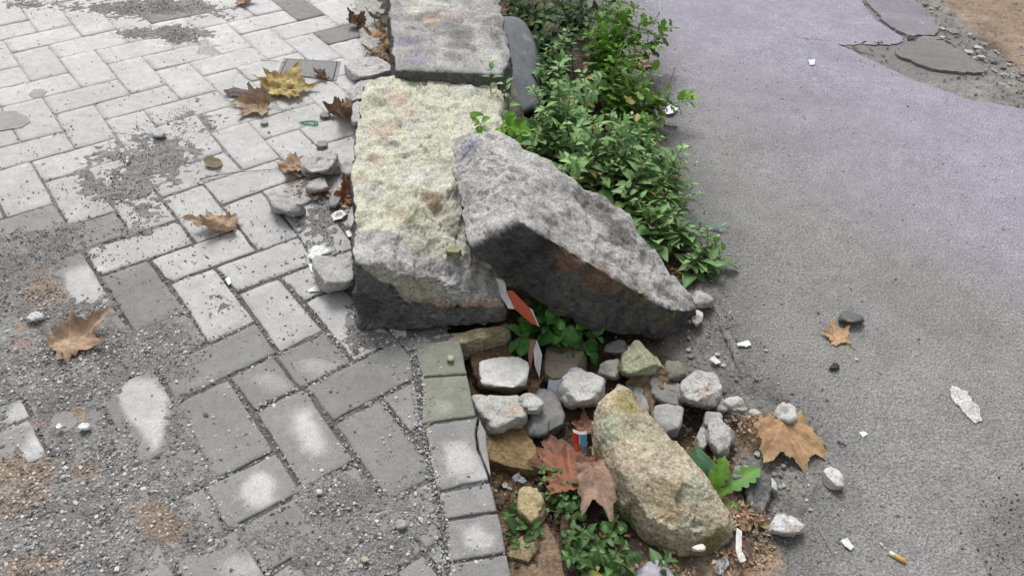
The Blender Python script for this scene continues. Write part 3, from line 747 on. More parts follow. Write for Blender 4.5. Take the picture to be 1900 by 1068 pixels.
rock('tilted_block', tp, sub=7, p=60, amp=(.008, .07), fine=(.0022, .010), ridg=.006, fac=((.09,.016),(.035,.0035),(.014,.0010)), pit=.0010, grow=1.01, base=(.088, .087, .086), var=.7, seed=21, colfn=tcol,
     patches=[(P(870,275,.23), .022, (.25,.26,.33), .8), (P(1055,490,.16), .03, (.22,.13,.08), .7), (P(1110,520,.12), .035, (.20,.125,.08), .7), (P(1140,535,.1), .02, (.2,.16,.08), .6), (P(1240,590,-.0), .025, (.16,.13,.06), .7), (P(1190,545,.08), .03, (.15,.14,.07), .5),
              (P(1100,378,.16), .05, (.15,.148,.145), .85), (P(1140,440,.11), .05, (.155,.153,.15), .85), (P(1185,480,.07), .035, (.17,.168,.165), .7), (P(1215,530,.04), .02, (.2,.198,.19), .6), (P(960,300,.24), .05, (.5,.495,.48), .5), (P(880,414,.2), .008, (.42,.55,.50), .5), (P(900,414,.2), .008, (.42,.55,.50), .5), (P(1005,487,.15), .008, (.25,.13,.06), .8)],
     dents=[(P(1090,370,.17), .04, .012), (P(1150,450,.1), .04, .012), (P(900,320,.24), .04, .004), (P(1030,520,.12), .04, .008)],
     label='large broken stone block tilted off the kerb with pale top and dark underside', category='stone block')
# --- yellow stone
yp = [P(1146,706,.035), P(1104,755,.02), P(1096,800,-.01), P(1100,850,-.035), P(1112,900,-.05), P(1150,935,-.06), P(1178,968,-.065), P(1190,1005,-.068), P(1240,1030,-.072), P(1310,1034,-.07), P(1352,1012,-.06), P(1366,985,-.035),
      P(1352,955,-.005), P(1322,895,.02), P(1262,828,.035), P(1205,768,.04), P(1160,715,.038), P(1128,760,.048), P(1140,850,.03), P(1200,960,.0), P(1290,1000,-.01), P(1330,985,-.008), P(1200,860,.04), P(1250,900,.035)]
yp += [np.array([p[0], p[1] - .0, -.075]) for p in (P(1150,706,.035), P(1200,766,.04), P(1260,830,.035), P(1320,900,.02), P(1352,955,-.01), P(1110,755,.0))]
rock('yellow_stone', yp, sub=7, p=44, amp=(.006, .05), fine=(.0022, .009), ridg=.004, fac=((.06,.007),(.02,.0018)), pit=.0026, grow=1.01, base=(.41, .36, .26), var=.45, seed=31,
     patches=[(P(1125,800,.03), .03, (.37,.40,.30), .75), (P(1150,850,.04), .032, (.42,.34,.26), .6), (P(1130,730,.04), .014, (.5,.42,.32), .6), (P(1160,745,.04), .028, (.29,.25,.09), .7), (P(1230,870,.04), .04, (.43,.36,.29), .6), (P(1290,910,.02), .03, (.38,.40,.31), .75),
              (P(1200,815,.04), .03, (.41,.40,.29), .6), (P(1280,985,-.01), .02, (.38,.40,.32), .6), (P(1330,1010,-.03), .03, (.17,.16,.05), .75), (P(1300,1030,-.06), .03, (.16,.15,.06), .7), (P(1110,860,-.02), .03, (.22,.17,.09), .6), (P(1210,1010,-.06), .03, (.24,.19,.10), .5), (P(1240,920,.02), .04, (.33,.26,.15), .5)],
     dents=[(P(1292,975,.0), .008, .012), (P(1296,998,-.01), .007, .012), (P(1242,966,.0), .010, .008), (P(1135,770,.04), .012, .006)],
     label='largest yellow-ochre rock with pitted surface lying in the trench', category='rock')

# --- loose stones: silhouette, base z, height, colour, kind, label
Z0, ZT = 0.0, -.078
ST = [
 ([(638,118),(660,108),(700,105),(728,116),(730,130),(704,136),(676,150),(658,152),(645,136)], Z0, .035, (.5,.495,.485), 'r', 5, 'whitish flat stone against the far kerb block by the dry leaves'),
 ([(640,178),(650,162),(672,150),(697,140),(700,160),(688,185),(668,190),(650,194),(641,188)], Z0, .035, (.45,.445,.44), 'r', 5, 'pale wedge stone half under the back corner of the crusted kerb block'),
 ([(651,225),(655,192),(668,184),(676,200),(674,236),(655,236)], Z0, .04, (.45,.445,.44), 'r', 4, 'narrow pale stone upright against the crusted block beside a curled brown leaf'),
 ([(557,300),(563,282),(590,274),(614,278),(632,290),(633,300),(622,316),(600,326),(576,329),(562,320)], Z0, .045, (.40,.395,.385), 'g', 5, 'largest speckled cobble of the group left of the crusted block'),
 ([(632,310),(636,294),(650,288),(662,292),(662,330),(645,330),(633,322)], Z0, .035, (.36,.355,.35), 'g', 4, 'rounded grey cobble touching the crusted block, right of the largest cobble'),
 ([(567,338),(575,330),(595,327),(610,335),(613,345),(603,358),(588,360),(572,350)], Z0, .028, (.37,.365,.36), 'g', 4, 'small round cobble just below the largest one'),
 ([(497,364),(505,352),(522,350),(556,367),(564,380),(561,394),(546,404),(530,401),(506,384)], Z0, .038, (.36,.355,.345), 'g', 5, 'oblong speckled cobble lying apart, leftmost of the group'),
 ([(609,378),(614,358),(626,347),(635,352),(633,370),(621,388),(611,388)], Z0, .02, (.25,.245,.24), 'g', 4, 'slim dark oblong pebble beside an orange-brown leaf'),
 ([(617,352),(622,345),(628,350),(626,358),(619,358)], Z0, .010, (.42,.42,.41), 's', 3, 'tiny round pebble between two cobbles'),
 ([(581,490),(588,468),(618,465),(655,468),(660,495),(657,530),(640,542),(615,545),(600,532),(584,510)], Z0, .055, (.37,.365,.355), 'g', 5, 'big rounded cobble leaning on the left side of the crusted block'),
 ([(643,410),(648,395),(660,395),(662,425),(650,425)], Z0, .025, (.5,.5,.49), 'r', 4, 'pale knob of stone sticking out under the crusted block'),
 ([(280,246),(287,236),(300,237),(306,247),(298,257),(284,255)], .003, .016, (.40,.395,.385), 's', 4, 'lone grey pebble in the dirt patch on the paving'),
 ([(482,226),(487,221),(495,222),(498,228),(490,232),(484,231)], Z0, .009, (.36,.355,.345), 's', 3, 'small round pebble at the tip of the tan leaf'),
 ([(592,214),(600,204),(613,207),(614,218),(600,220)], Z0, .010, (.30,.295,.29), 's', 3, 'small grey pebble left of the curled brown leaf'),
 ([(585,272),(592,260),(606,258),(608,270),(596,276)], Z0, .012, (.27,.27,.26), 's', 3, 'dark pebble behind the largest cobble'),
 ([(888,700),(892,672),(915,664),(960,662),(982,672),(980,695),(976,722),(955,730),(895,720)], ZT+.015, .052, (.56,.55,.52), 'w', 5, 'white rectangular stone block with brown underside, first in the trench'),
 ([(880,735),(892,728),(940,729),(968,737),(974,765),(972,785),(945,798),(910,804),(893,780)], ZT+.02, .05, (.40,.395,.375), 'g', 5, 'speckled granite cobble with a small pink patch below the white block'),
 ([(966,735),(978,725),(1002,732),(1007,748),(1000,766),(980,769),(968,752)], ZT+.05, .03, (.43,.425,.41), 'g', 4, 'small speckled stone perched on the smooth grey boulder'),
 ([(978,790),(985,745),(1005,722),(1025,730),(1046,770),(1044,790),(1010,812),(982,812)], ZT, .052, (.22,.22,.215), 's', 5, 'smooth mid-grey boulder beside the granite cobble'),
 ([(1040,745),(1043,695),(1065,675),(1085,685),(1122,712),(1120,728),(1105,745),(1060,757)], ZT+.015, .058, (.43,.425,.41), 'g', 5, 'large pale speckled stone with pointed top above the yellow rock'),
 ([(1112,690),(1118,668),(1135,662),(1148,672),(1153,696),(1142,707),(1125,700)], ZT+.02, .035, (.38,.36,.34), 'g', 4, 'small grey stone with pinkish base between the pointed stone and the green one'),
 ([(1155,695),(1158,660),(1178,637),(1195,640),(1230,672),(1232,684),(1200,697),(1165,704)], ZT+.02, .058, (.30,.31,.21), 'r', 5, 'greenish mossy stone under the dark end of the tilted block'),
 ([(1232,690),(1236,668),(1256,664),(1272,682),(1270,700),(1254,711),(1240,702)], ZT+.025, .035, (.17,.165,.13), 'g', 4, 'round dark mossy pebble right of the greenish stone'),
 ([(1264,720),(1272,702),(1305,687),(1326,686),(1334,710),(1336,735),(1325,755),(1290,756),(1272,740),(1276,728)], ZT+.025, .05, (.45,.44,.42), 'r', 5, 'pale angular stone with rusty fleck at the road side of the pile'),
 ([(1210,730),(1212,702),(1232,698),(1262,716),(1274,745),(1270,760),(1240,752),(1222,742)], ZT+.01, .04, (.21,.208,.2), 's', 5, 'dark grey angular stone between the pile and the brown leaf'),
 ([(1160,740),(1166,710),(1180,712),(1200,740),(1208,765),(1202,782),(1185,770)], ZT, .04, (.27,.27,.27), 's', 4, 'smooth grey flat stone pressed to the right flank of the yellow rock'),
 ([(1212,790),(1218,757),(1240,752),(1264,760),(1262,785),(1255,812),(1235,810),(1215,800)], ZT+.01, .045, (.34,.335,.33), 's', 5, 'square-faced grey stone with lilac tint above the broad green leaf'),
 ([(1347,745),(1352,734),(1370,734),(1388,748),(1388,762),(1375,768),(1358,762)], ZT+.03, .028, (.42,.415,.40), 'g', 4, 'round mottled pebble beside the dry leaf litter'),
 ([(1306,785),(1312,762),(1324,756),(1340,772),(1345,790),(1330,805),(1310,800)], ZT+.02, .035, (.34,.335,.32), 's', 4, 'grey stone with pointed top above the pitted upright one'),
 ([(1318,830),(1316,790),(1328,776),(1345,782),(1360,795),(1350,812),(1348,845),(1330,850)], ZT+.025, .04, (.40,.395,.38), 'r', 4, 'pitted upright pale stone near the yellow-brown leaf'),
 ([(1292,815),(1294,798),(1305,792),(1317,800),(1315,820),(1305,838),(1295,832)], ZT+.02, .025, (.38,.375,.36), 'r', 4, 'small pitted stone left of the upright pale one'),
 ([(1345,815),(1350,790),(1364,795),(1362,825),(1350,832)], ZT+.025, .02, (.16,.155,.15), 's', 3, 'thin dark stone right of the pitted upright one'),
 ([(1123,655),(1128,635),(1148,628),(1166,638),(1160,655),(1140,660)], ZT+.02, .035, (.19,.19,.19), 's', 4, 'dark grey stone in the gap behind the seedling leaves'),
 ([(998,700),(1002,655),(1030,642),(1075,648),(1090,668),(1086,690),(1050,705),(1015,712)], ZT+.005, .045, (.20,.165,.13), 's', 5, 'flat brown stone behind the pointed pale stone'),
 ([(1283,552),(1288,540),(1303,536),(1318,545),(1320,560),(1308,574),(1292,568)], ZR-.01, .035, (.34,.335,.33), 'g', 4, 'round grey cobble at the road behind the end of the tilted block'),
 ([(1282,598),(1286,580),(1296,570),(1304,582),(1302,598),(1290,607)], ZR-.005, .022, (.5,.49,.47), 'r', 4, 'small white stone at the tip of the tilted block'),
 ([(1437,768),(1450,748),(1463,742),(1477,752),(1476,778),(1468,785),(1448,782)], ZR+.002, .028, (.50,.495,.48), 'g', 4, 'white angular stone touching the stalk of the big orange leaf'),
 ([(1530,890),(1532,872),(1545,865),(1560,872),(1570,890),(1566,906),(1545,906)], ZR+.003, .024, (.48,.475,.46), 'g', 4, 'white rough pebble on the asphalt below the big orange leaf'),
 ([(1426,978),(1440,958),(1452,952),(1480,960),(1489,972),(1484,990),(1462,994),(1435,986)], ZR+.002, .026, (.55,.545,.53), 'r', 4, 'white triangular stone on the road edge near the yellow rock'),
 ([(1384,940),(1388,890),(1410,880),(1432,892),(1426,925),(1414,958),(1392,962)], ZT+.015, .03, (.13,.13,.13), 'r', 5, 'dark asphalt lump under the notched green leaf'),
 ([(1358,885),(1364,865),(1385,862),(1402,875),(1392,895),(1370,896)], ZT+.03, .028, (.22,.22,.225), 's', 4, 'grey stone with a dark side between green leaf and dark lump'),
 ([(1426,888),(1430,884),(1443,902),(1442,914),(1434,914)], ZR+.002, .012, (.5,.5,.48), 'r', 3, 'thin white stone sliver left of the big orange leaf tips'),
 ([(1557,596),(1563,580),(1580,573),(1598,583),(1602,598),(1580,601)], ZR+.003, .022, (.13,.13,.13), 's', 4, 'dark grey pyramid-shaped stone beside the small tan leaf on the road'),
 ([(1539,685),(1544,676),(1549,671),(1559,680),(1557,686)], ZR+.003, .010, (.06,.06,.06), 'r', 3, 'small black stone chip alone on the asphalt'),
 ([(1183,1075),(1186,1048),(1200,1038),(1232,1044),(1246,1066),(1248,1095),(1200,1110)], ZT, .04, (.36,.35,.40), 's', 4, 'pale lilac stone cut off by the bottom edge of the view'),
 ([(963,950),(968,912),(985,904),(1003,918),(1010,945),(1000,980),(985,972)], ZT+.02, .03, (.40,.33,.19), 'r', 4, 'yellowish stone sunk in the earth left of the creeping weed'),
 ([(1284,1015),(1291,1008),(1304,1006),(1312,1014),(1308,1021),(1294,1023)], -.032, .014, (.75,.70,.64), 's', 3, 'white oval pebble lying on the yellow rock'),
 ([(829,665),(832,658),(840,659),(843,667),(836,671)], .003, .009, (.40,.40,.27), 's', 3, 'greenish pebble on the mossy edging block'),
 ([(826,464),(830,455),(846,454),(857,464),(850,471),(834,470)], .128, .014, (.33,.33,.19), 'r', 4, 'greenish clod on the crusted block below the tilted one'),
 ([(845,470),(850,465),(857,470),(855,477),(848,477)], .12, .008, (.36,.36,.22), 'r', 3, 'tiny crumb right under the greenish clod'),
 ([(1525,590),(1527,588),(1530,590),(1529,594)], ZR, .002, (.3,.3,.3), 's', 3, None),
 ([(1068,905),(1075,893),(1082,900),(1080,915),(1070,915)], ZT+.02, .012, (.3,.22,.15), 's', 3, None),
 ([(48,590),(52,580),(70,577),(80,582),(78,592),(58,598)], .004, .012, (.55,.545,.53), 'r', 3, 'pale crumbly stone left of the large tan leaf'),
 ([(103,790),(108,784),(116,788),(115,796),(106,797)], .004, .009, (.7,.69,.67), 'r', 3, 'round white stone chip, left of the pair in the dirt'),
 ([(144,792),(150,783),(165,783),(168,790),(158,798),(147,797)], .004, .009, (.7,.69,.67), 'r', 3, 'wide white crumbly chip, right of the pair in the dirt'),
 ([(730,972),(738,962),(752,962),(758,972),(748,982),(736,981)], .002, .008, (.30,.30,.29), 'g', 3, 'flat round light stone near the lower edging blocks'),
 ([(585,915),(588,905),(597,906),(599,914),(592,918)], .003, .010, (.6,.59,.57), 'r', 3, 'white chip in the grit below the paver with a pale patch'),
 ([(670,1038),(672,1030),(682,1030),(685,1040),(676,1044)], .003, .010, (.40,.40,.27), 's', 3, 'greenish pebble in grit near the bottom of the paving'),
 ([(1390,768),(1392,758),(1402,758),(1412,768),(1404,774)], ZR, .010, (.45,.44,.42), 'r', 3, 'small white stone right of the round mottled pebble'),
 ([(1443,757),(1438,752),(1428,752),(1430,762)], ZR, .006, (.45,.44,.42), 's', 3, None),
 ([(1340,735),(1346,750),(1352,762),(1338,768),(1330,756)], ZT+.03, .02, (.46,.44,.42), 'r', 3, 'pale wedge stone between rusty-flecked stone and mottled pebble'),
]
kindp = {'r': dict(p=26, amp=(.0035, .02), fine=(.0014, .005), matl=M_rough, chips=3, fac=((.022,.005),), grow=1.17), 'g': dict(p=18, amp=(.0035, .03), fine=(.0009, .004), matl=M_gran, chips=4, fac=((.028,.006),), grow=1.18),
         's': dict(p=24, amp=(.002, .03), fine=(.0005, .004), matl=M_smooth, chips=3, fac=((.03,.0045),), grow=1.17), 'w': dict(p=40, amp=(.0022, .03), fine=(.0007, .005), matl=M_smooth, chips=1, fac=((.03,.003),), grow=1.06)}
for k, (poly, b, h, c, kd, sub, lab) in enumerate(ST):
    if lab is None: continue
    kw = dict(kindp[kd])
    sz_ = max(q[0] for q in poly) - min(q[0] for q in poly)
    if sz_ < 30: kw['amp'] = (kw['amp'][0] * .4, .012); kw['fine'] = (.0003, .003); kw['fac'] = ((.01, .0007),)
    pt = []
    if 'rusty fleck' in lab: pt = [(P(1305,728,.0), .008, (.5,.3,.18), .7)]
    if 'pink patch' in lab: pt = [(P(955,760,-.01), .014, (.5,.38,.3), .7), (P(945,785,-.03), .014, (.40,.40,.27), .6)]
    if 'brown underside' in lab:
        kw['colfn'] = lambda Q, N_, col: np.where((N_[:, 2] < .25)[:, None], np.array((.22,.16,.11)), col)
    if 'pinkish base' in lab: pt = [(P(1135,700,-.05), .012, (.4,.25,.18), .6)]
    if b < -.04: kw['patches_'] = 1
    else: kw['grow'] = 1.06
    if kd in 'gw' : c = tuple(min(.62, v * 1.14) for v in c)
    if kw.pop('patches_', 0):
        cen_ = np.mean(spts(poly, b, h), 0); rq = random.Random(k)
        for _ in range(2):
            pt.append((cen_ + np.array([rq.uniform(-.02, .02), rq.uniform(-.03, 0), rq.uniform(-.03, .02)]), .014, rq.choice([(.22,.17,.12), (.2,.19,.17), (.30,.27,.2)]), .6))
    rock('pebble' if sz_ < 32 else 'stone', spts(poly, b, h), sub=sub, base=c, seed=100 + k, patches=pt, label=lab, category='pebble' if sz_ < 32 else 'stone', **kw)

# small pebbles scattered through the trench and its road edge: a few meshes shared by many individuals
PB = []
for k in range(5):
    rr = random.Random(40 + k); pts = [np.array([rr.gauss(0, 1), rr.gauss(0, .8), abs(rr.gauss(0, .6))]) for _ in range(12)]
    pts = [p / np.linalg.norm(p) * .5 for p in pts] + [np.array([.3 * math.cos(a), .3 * math.sin(a), -.15]) for a in (0, 2, 4)]
    cg = (.42, .2, .3, .5, .24)[k]
    PB.append(rock('pebble', pts, sub=3, p=22, amp=(.03, .4), fine=(.01, .08), base=(cg, cg * .985, cg * .95), seed=700 + k, fac=((.5, .05),), grow=1))
pebs = []
rr = random.Random(99)
for (cx, cy, rx, ry, n_) in ((1330,740,70,60,16),(1290,640,60,30,9),(1400,870,70,60,16),(1010,880,60,50,12),(1180,640,60,20,6),(960,930,40,60,8),(1440,740,60,50,8),(1120,740,60,30,6),(1400,940,50,30,6),(1560,960,120,80,9),(1500,660,180,80,5)):
    for _ in range(n_):
        a = rr.uniform(0, 6.28); r = math.sqrt(rr.random()); x, y = cx + rx * r * math.cos(a), cy + ry * r * math.sin(a)
        g0 = P(x, y, ZR)[:2]; road_ = left_of_edge(g0[None])[0] > 0
        zz = ZR + .003 if road_ else soil_z(*g0); w = P(x, y, zz)
        src = rr.choice(PB); o = src if not pebs or src not in [q for q in pebs if q in PB] else src.copy()
        if o is not src: COL.objects.link(o)
        sc = rr.uniform(.006, .017) if not road_ else rr.uniform(.004, .010)
        o.scale = (sc, sc * rr.uniform(.7, 1.1), sc * rr.uniform(.6, .9)); o.rotation_euler = (0, 0, rr.uniform(0, 6.28)); o.location = w + np.array([0, 0, sc * .12])
        pebs.append(o)
        o['label'] = 'small loose pebble among the debris between trench stones and road'; o['category'] = 'pebble'; o['group'] = 'small loose pebbles in the trench and along the road edge'
for k in range(46):
    u_ = rr.random(); x = 1705 + 200 * u_ + rr.gauss(0, 16); y = 10 + 135 * u_ ** .8 + rr.gauss(0, 9); w = P(x, y, ZR + .004)
    o = rr.choice(PB).copy(); COL.objects.link(o); sc = rr.uniform(.012, .042)
    o.scale = (sc, sc * rr.uniform(.6, 1.1), sc * rr.uniform(.35, .6)); o.rotation_euler = (0, 0, rr.uniform(0, 6.28)); o.location = w
    o['label'] = 'small rubble chunk along the border of the brown earth patch'; o['category'] = 'rubble'; o['group'] = 'rubble chunks round the brown earth patch'; o.name = 'rubble_chunk'
# mortar bed strips and brick bed beside the edging blocks
def earthslab(name, pl, z, th, c, lab, cat, seed):
    pts = [P(x, y, z) for x, y in pl]; pts += [np.array([p[0], p[1], z - th]) for p in pts]
    rock(name, pts, sub=5, p=40, amp=(.005, .03), fine=(.0016, .008), ridg=.002, base=c, var=.3, seed=seed, matl=M_soil, label=lab, category=cat)
earthslab('clay_slab', [(884,790),(975,785),(985,840),(1010,872),(960,868),(930,850),(900,850)], -.045, .04, (.20,.145,.075), 'ochre clay slab against the edging blocks under the granite cobble', 'clay slab', 51)
earthslab('clay_slab', [(985,965),(1015,970),(1035,1010),(1052,1080),(1060,1140),(955,1140),(948,1060),(940,1010)], -.06, .03, (.21,.15,.10), 'brown clay slab at the bottom left of the trench under the weed', 'clay slab', 52)
earthslab('mortar_strip', [(765,632),(860,618),(942,600),(946,612),(862,636),(790,640)], -.004, .05, (.36,.32,.21), 'cracked yellowish mortar strip sticking out below the crusted block', 'mortar strip', 53)
earthslab('brick_bed', [(868,640),(940,612),(950,660),(945,690),(885,700),(880,690)], -.040, .05, (.15,.095,.065), 'reddish brick bed between the edging blocks and the seedling', 'brick bed', 54)
earthslab('clay_slab', [(940,1030),(960,1000),(985,985),(1000,1010),(980,1040)], -.05, .03, (.27,.21,.13), 'small pale clay lump beside the lowest edging block', 'clay slab', 57)

# ------------------------------------------------------------------ fallen leaves
def sector(n_lobes, teeth, seed, depth=.45, wid=.62):
    """outline radius as a function of angle (0 = tip direction) for a plane-tree leaf"""
    rr = random.Random(seed)
    if n_lobes == 6: lobes = [(0, 1.0), (42, .93), (-42, .93), (80, .46), (-80, .46)]
    elif n_lobes == 5: lobes = [(0, 1.0), (55, .86), (-55, .86), (112, .62), (-112, .62)]
    elif n_lobes == 3: lobes = [(0, 1.0), (68, .86), (-68, .86)]
    else: lobes = [(0, 1.0)]
    lobes = [(math.radians(a + rr.uniform(-5, 5)), L * rr.uniform(.93, 1.06)) for a, L in lobes]
    A = np.linspace(-math.pi, math.pi, 217)[:-1]
    r = np.full(len(A), .30)
    for a, L in lobes:
        d = np.abs(np.angle(np.exp(1j * (A - a))))
        # triangular pointed lobe in polar form
        w = .30 * wid / .62
        rl = L / (np.cos(d) + np.sin(d) / math.tan(math.radians(27)) * 1.0 + 1e-6)
        rl = np.where(d < 1.35, np.maximum(rl, 0), 0)
        rl = L * (1 - depth) * np.exp(-(d / .42) ** 2) * 0 + rl
        r = np.maximum(r, rl)
    cut = 1.75 if n_lobes == 6 else 2.3
    body = (.46 if n_lobes == 6 else .52) * np.where(np.abs(A) < cut, 1, np.maximum(.12 if n_lobes == 6 else .25, 1 - (np.abs(A) - cut) * 1.1))
    if n_lobes == 6: r = np.where(np.abs(A) > 2.0, .1, r)
    r = np.maximum(r, body)
    # teeth
    t = np.zeros(len(A)); ph = 0
    tri = np.abs(((A * teeth / (2 * math.pi)) % 1) - .5) * 2
    tri = tri * (.6 + .8 * np.array([rr.random() for _ in A])); r = r * (1 + .16 * (tri - .5) * np.where(np.abs(A) < 2.5, 1, .2)) * (1 + .04 * np.array([math.sin(5 * a + seed) for a in A]))
    return A, r, lobes
def leaf_mesh(L, lobes_n, seed, curl, fold, crump, cols, depth=.45, teeth=19, width=1.0, foldang=0.0, droop=0.0, oval=False):
    A, r, lobes = sector(lobes_n, teeth, seed, depth)
    if oval:
        # simple ovate blade, base at the origin
        t = np.linspace(0, 1, 73)[:-1] * 2 * math.pi
        xs = .5 * (1 - np.cos(t)); ys = width * .30 * np.sin(t) * (1 - .25 * (xs - .5)); cx = .5
        out = np.stack([xs, ys], 1); cen = np.array([.5, 0])
    else:
        out = np.stack([r * np.cos(A), r * np.sin(A) * width], 1); cen = np.array([.0, 0])
    n = len(out); K = [0, .1, .2, .3, .4, .5, .6, .7, .8, .88, .94, 1.0]
    V = [cen]; 
    for k in K[1:]:
        for q in out: V.append(cen + (q - cen) * k)
    V = np.array(V)
    F = [(0, 1 + i, 1 + (i + 1) % n) for i in range(n)]
    for k in range(len(K) - 2):
        for i in range(n):
            j = (i + 1) % n; a = 1 + k * n; b = a + n
            F.append((a + i, b + i, b + j, a + j))
    rad = np.hypot(V[:, 0] - (0 if not oval else 0), V[:, 1]); ang = np.arctan2(V[:, 1], V[:, 0])
    z = curl * rad ** 2 + .35 * crump * np.abs(vn(np.stack([V[:, 0], V[:, 1], np.full(len(V), seed * 3.1)], 1), .16, seed + 2)) + .10 * np.maximum(0, rad - .75) * np.sin(ang * 7 + seed) + crump * fbm(np.stack([V[:, 0], V[:, 1], np.full(len(V), seed * 1.7)], 1), .45, seed, 4)
    vein = np.zeros(len(V))
    if oval:
        vein = np.exp(-(np.abs(V[:, 1]) / .014) ** 2); side = np.exp(-((((V[:, 0] - np.abs(V[:, 1]) * .9) * 7) % 1 - .5) / .09) ** 2) * .35
        z += -.10 * np.abs(V[:, 1]) ** .9 * fold; vein = np.maximum(vein, side)
    else:
        for a, Lb in lobes:
            d = np.abs(np.angle(np.exp(1j * (ang - a)))) * rad
            vein = np.maximum(vein, np.exp(-(d / .013) ** 2) * (rad < Lb))
            cross = (np.cos(np.angle(np.exp(1j * (ang - a)))) * rad - d * .8) * 9
            sv = np.exp(-(((cross % 1) - .5) / .07) ** 2) * .4 * (d < .28)
            vein = np.maximum(vein, sv)
            z += fold * -.10 * np.exp(-(d / .09) ** 2) * rad
    z = z + droop * (V[:, 0] ** 2)
    # fold part of the blade over a line through the base
    if foldang:
        fa, side_ = foldang
        s = V[:, 1] * side_; m = s > .05
        a2 = fa * sst(.05, .35, s)
        yy = np.where(m, side_ * (.05 + (s - .05) * np.cos(a2)), V[:, 1]); z = z + np.where(m, (s - .05) * np.sin(a2), 0); V[:, 1] = yy
    c0, c1, c2 = [np.array(x) for x in cols]
    m = sst(-.35, .35, fbm(np.concatenate([V, z[:, None]], 1), .5, seed + 3, 4))[:, None]
    c = c0 * (1 - m) + c1 * m
    e = sst(.72, 1.0, np.array([0] + [k for k in K[1:] for _ in range(n)]) + .25 * fbm(V, .2, 5))[:, None]
    c = c * (1 - .55 * e) + c2 * .55 * e
    sp_ = sst(.25, .6, fbm(V, .11, seed + 8, 4))[:, None]; c = c * (1 - .45 * sp_)
    c = c * (1 + .30 * vein[:, None]) * (1 + .10 * fbm(V, .08, 6, 2))[:, None]
    V3 = np.concatenate([V, z[:, None]], 1) * L
    V3[:, 2] -= 0
    # thin second skin for thickness
    me = mesh_np('blade', V3, F, [M_leafd], col=np.clip(c, .01, .9))
    return me
def tube(pts, r0, r1, c, name='stalk', m=None, k=6):
    pts = [np.array(p, float) for p in pts]; V = []; F = []
    for i, p in enumerate(pts):
        a = pts[max(0, i - 1)]; b = pts[min(len(pts) - 1, i + 1)]; t = (b - a) / (np.linalg.norm(b - a) + 1e-9)
        s = np.cross(t, [0, 0, 1.0]); s = s / (np.linalg.norm(s) + 1e-9) if np.linalg.norm(s) > 1e-3 else np.array([1.0, 0, 0])
        u = np.cross(s, t); r = r0 + (r1 - r0) * i / (len(pts) - 1)
        for j in range(k):
            an = 2 * math.pi * j / k; V.append(p + r * (math.cos(an) * s + math.sin(an) * u))
    for i in range(len(pts) - 1):
        for j in range(k):
            F.append((i * k + j, i * k + (j + 1) % k, (i + 1) * k + (j + 1) % k, (i + 1) * k + j))
    F.append(tuple(range(k))[::-1]); F.append(tuple((len(pts) - 1) * k + j for j in range(k)))
    cc = np.tile(np.array(c, float), (len(V), 1)) * (1 + .15 * vn(np.array(V), .01))[:, None]
    return mesh_np(name, V, F, [m or M_stem], col=cc)
TAN = [(.46,.34,.235), (.38,.265,.18), (.25,.165,.11)]; ORG = [(.42,.265,.145), (.36,.215,.125), (.33,.28,.13)]; RED = [(.24,.12,.08), (.19,.092,.062), (.12,.065,.045)]
YEL = [(.50,.44,.18), (.36,.25,.10), (.30,.17,.08)]; BRN = [(.22,.13,.08), (.15,.09,.06), (.10,.06,.045)]; PNK = [(.38,.265,.195), (.32,.205,.15), (.22,.135,.1)]
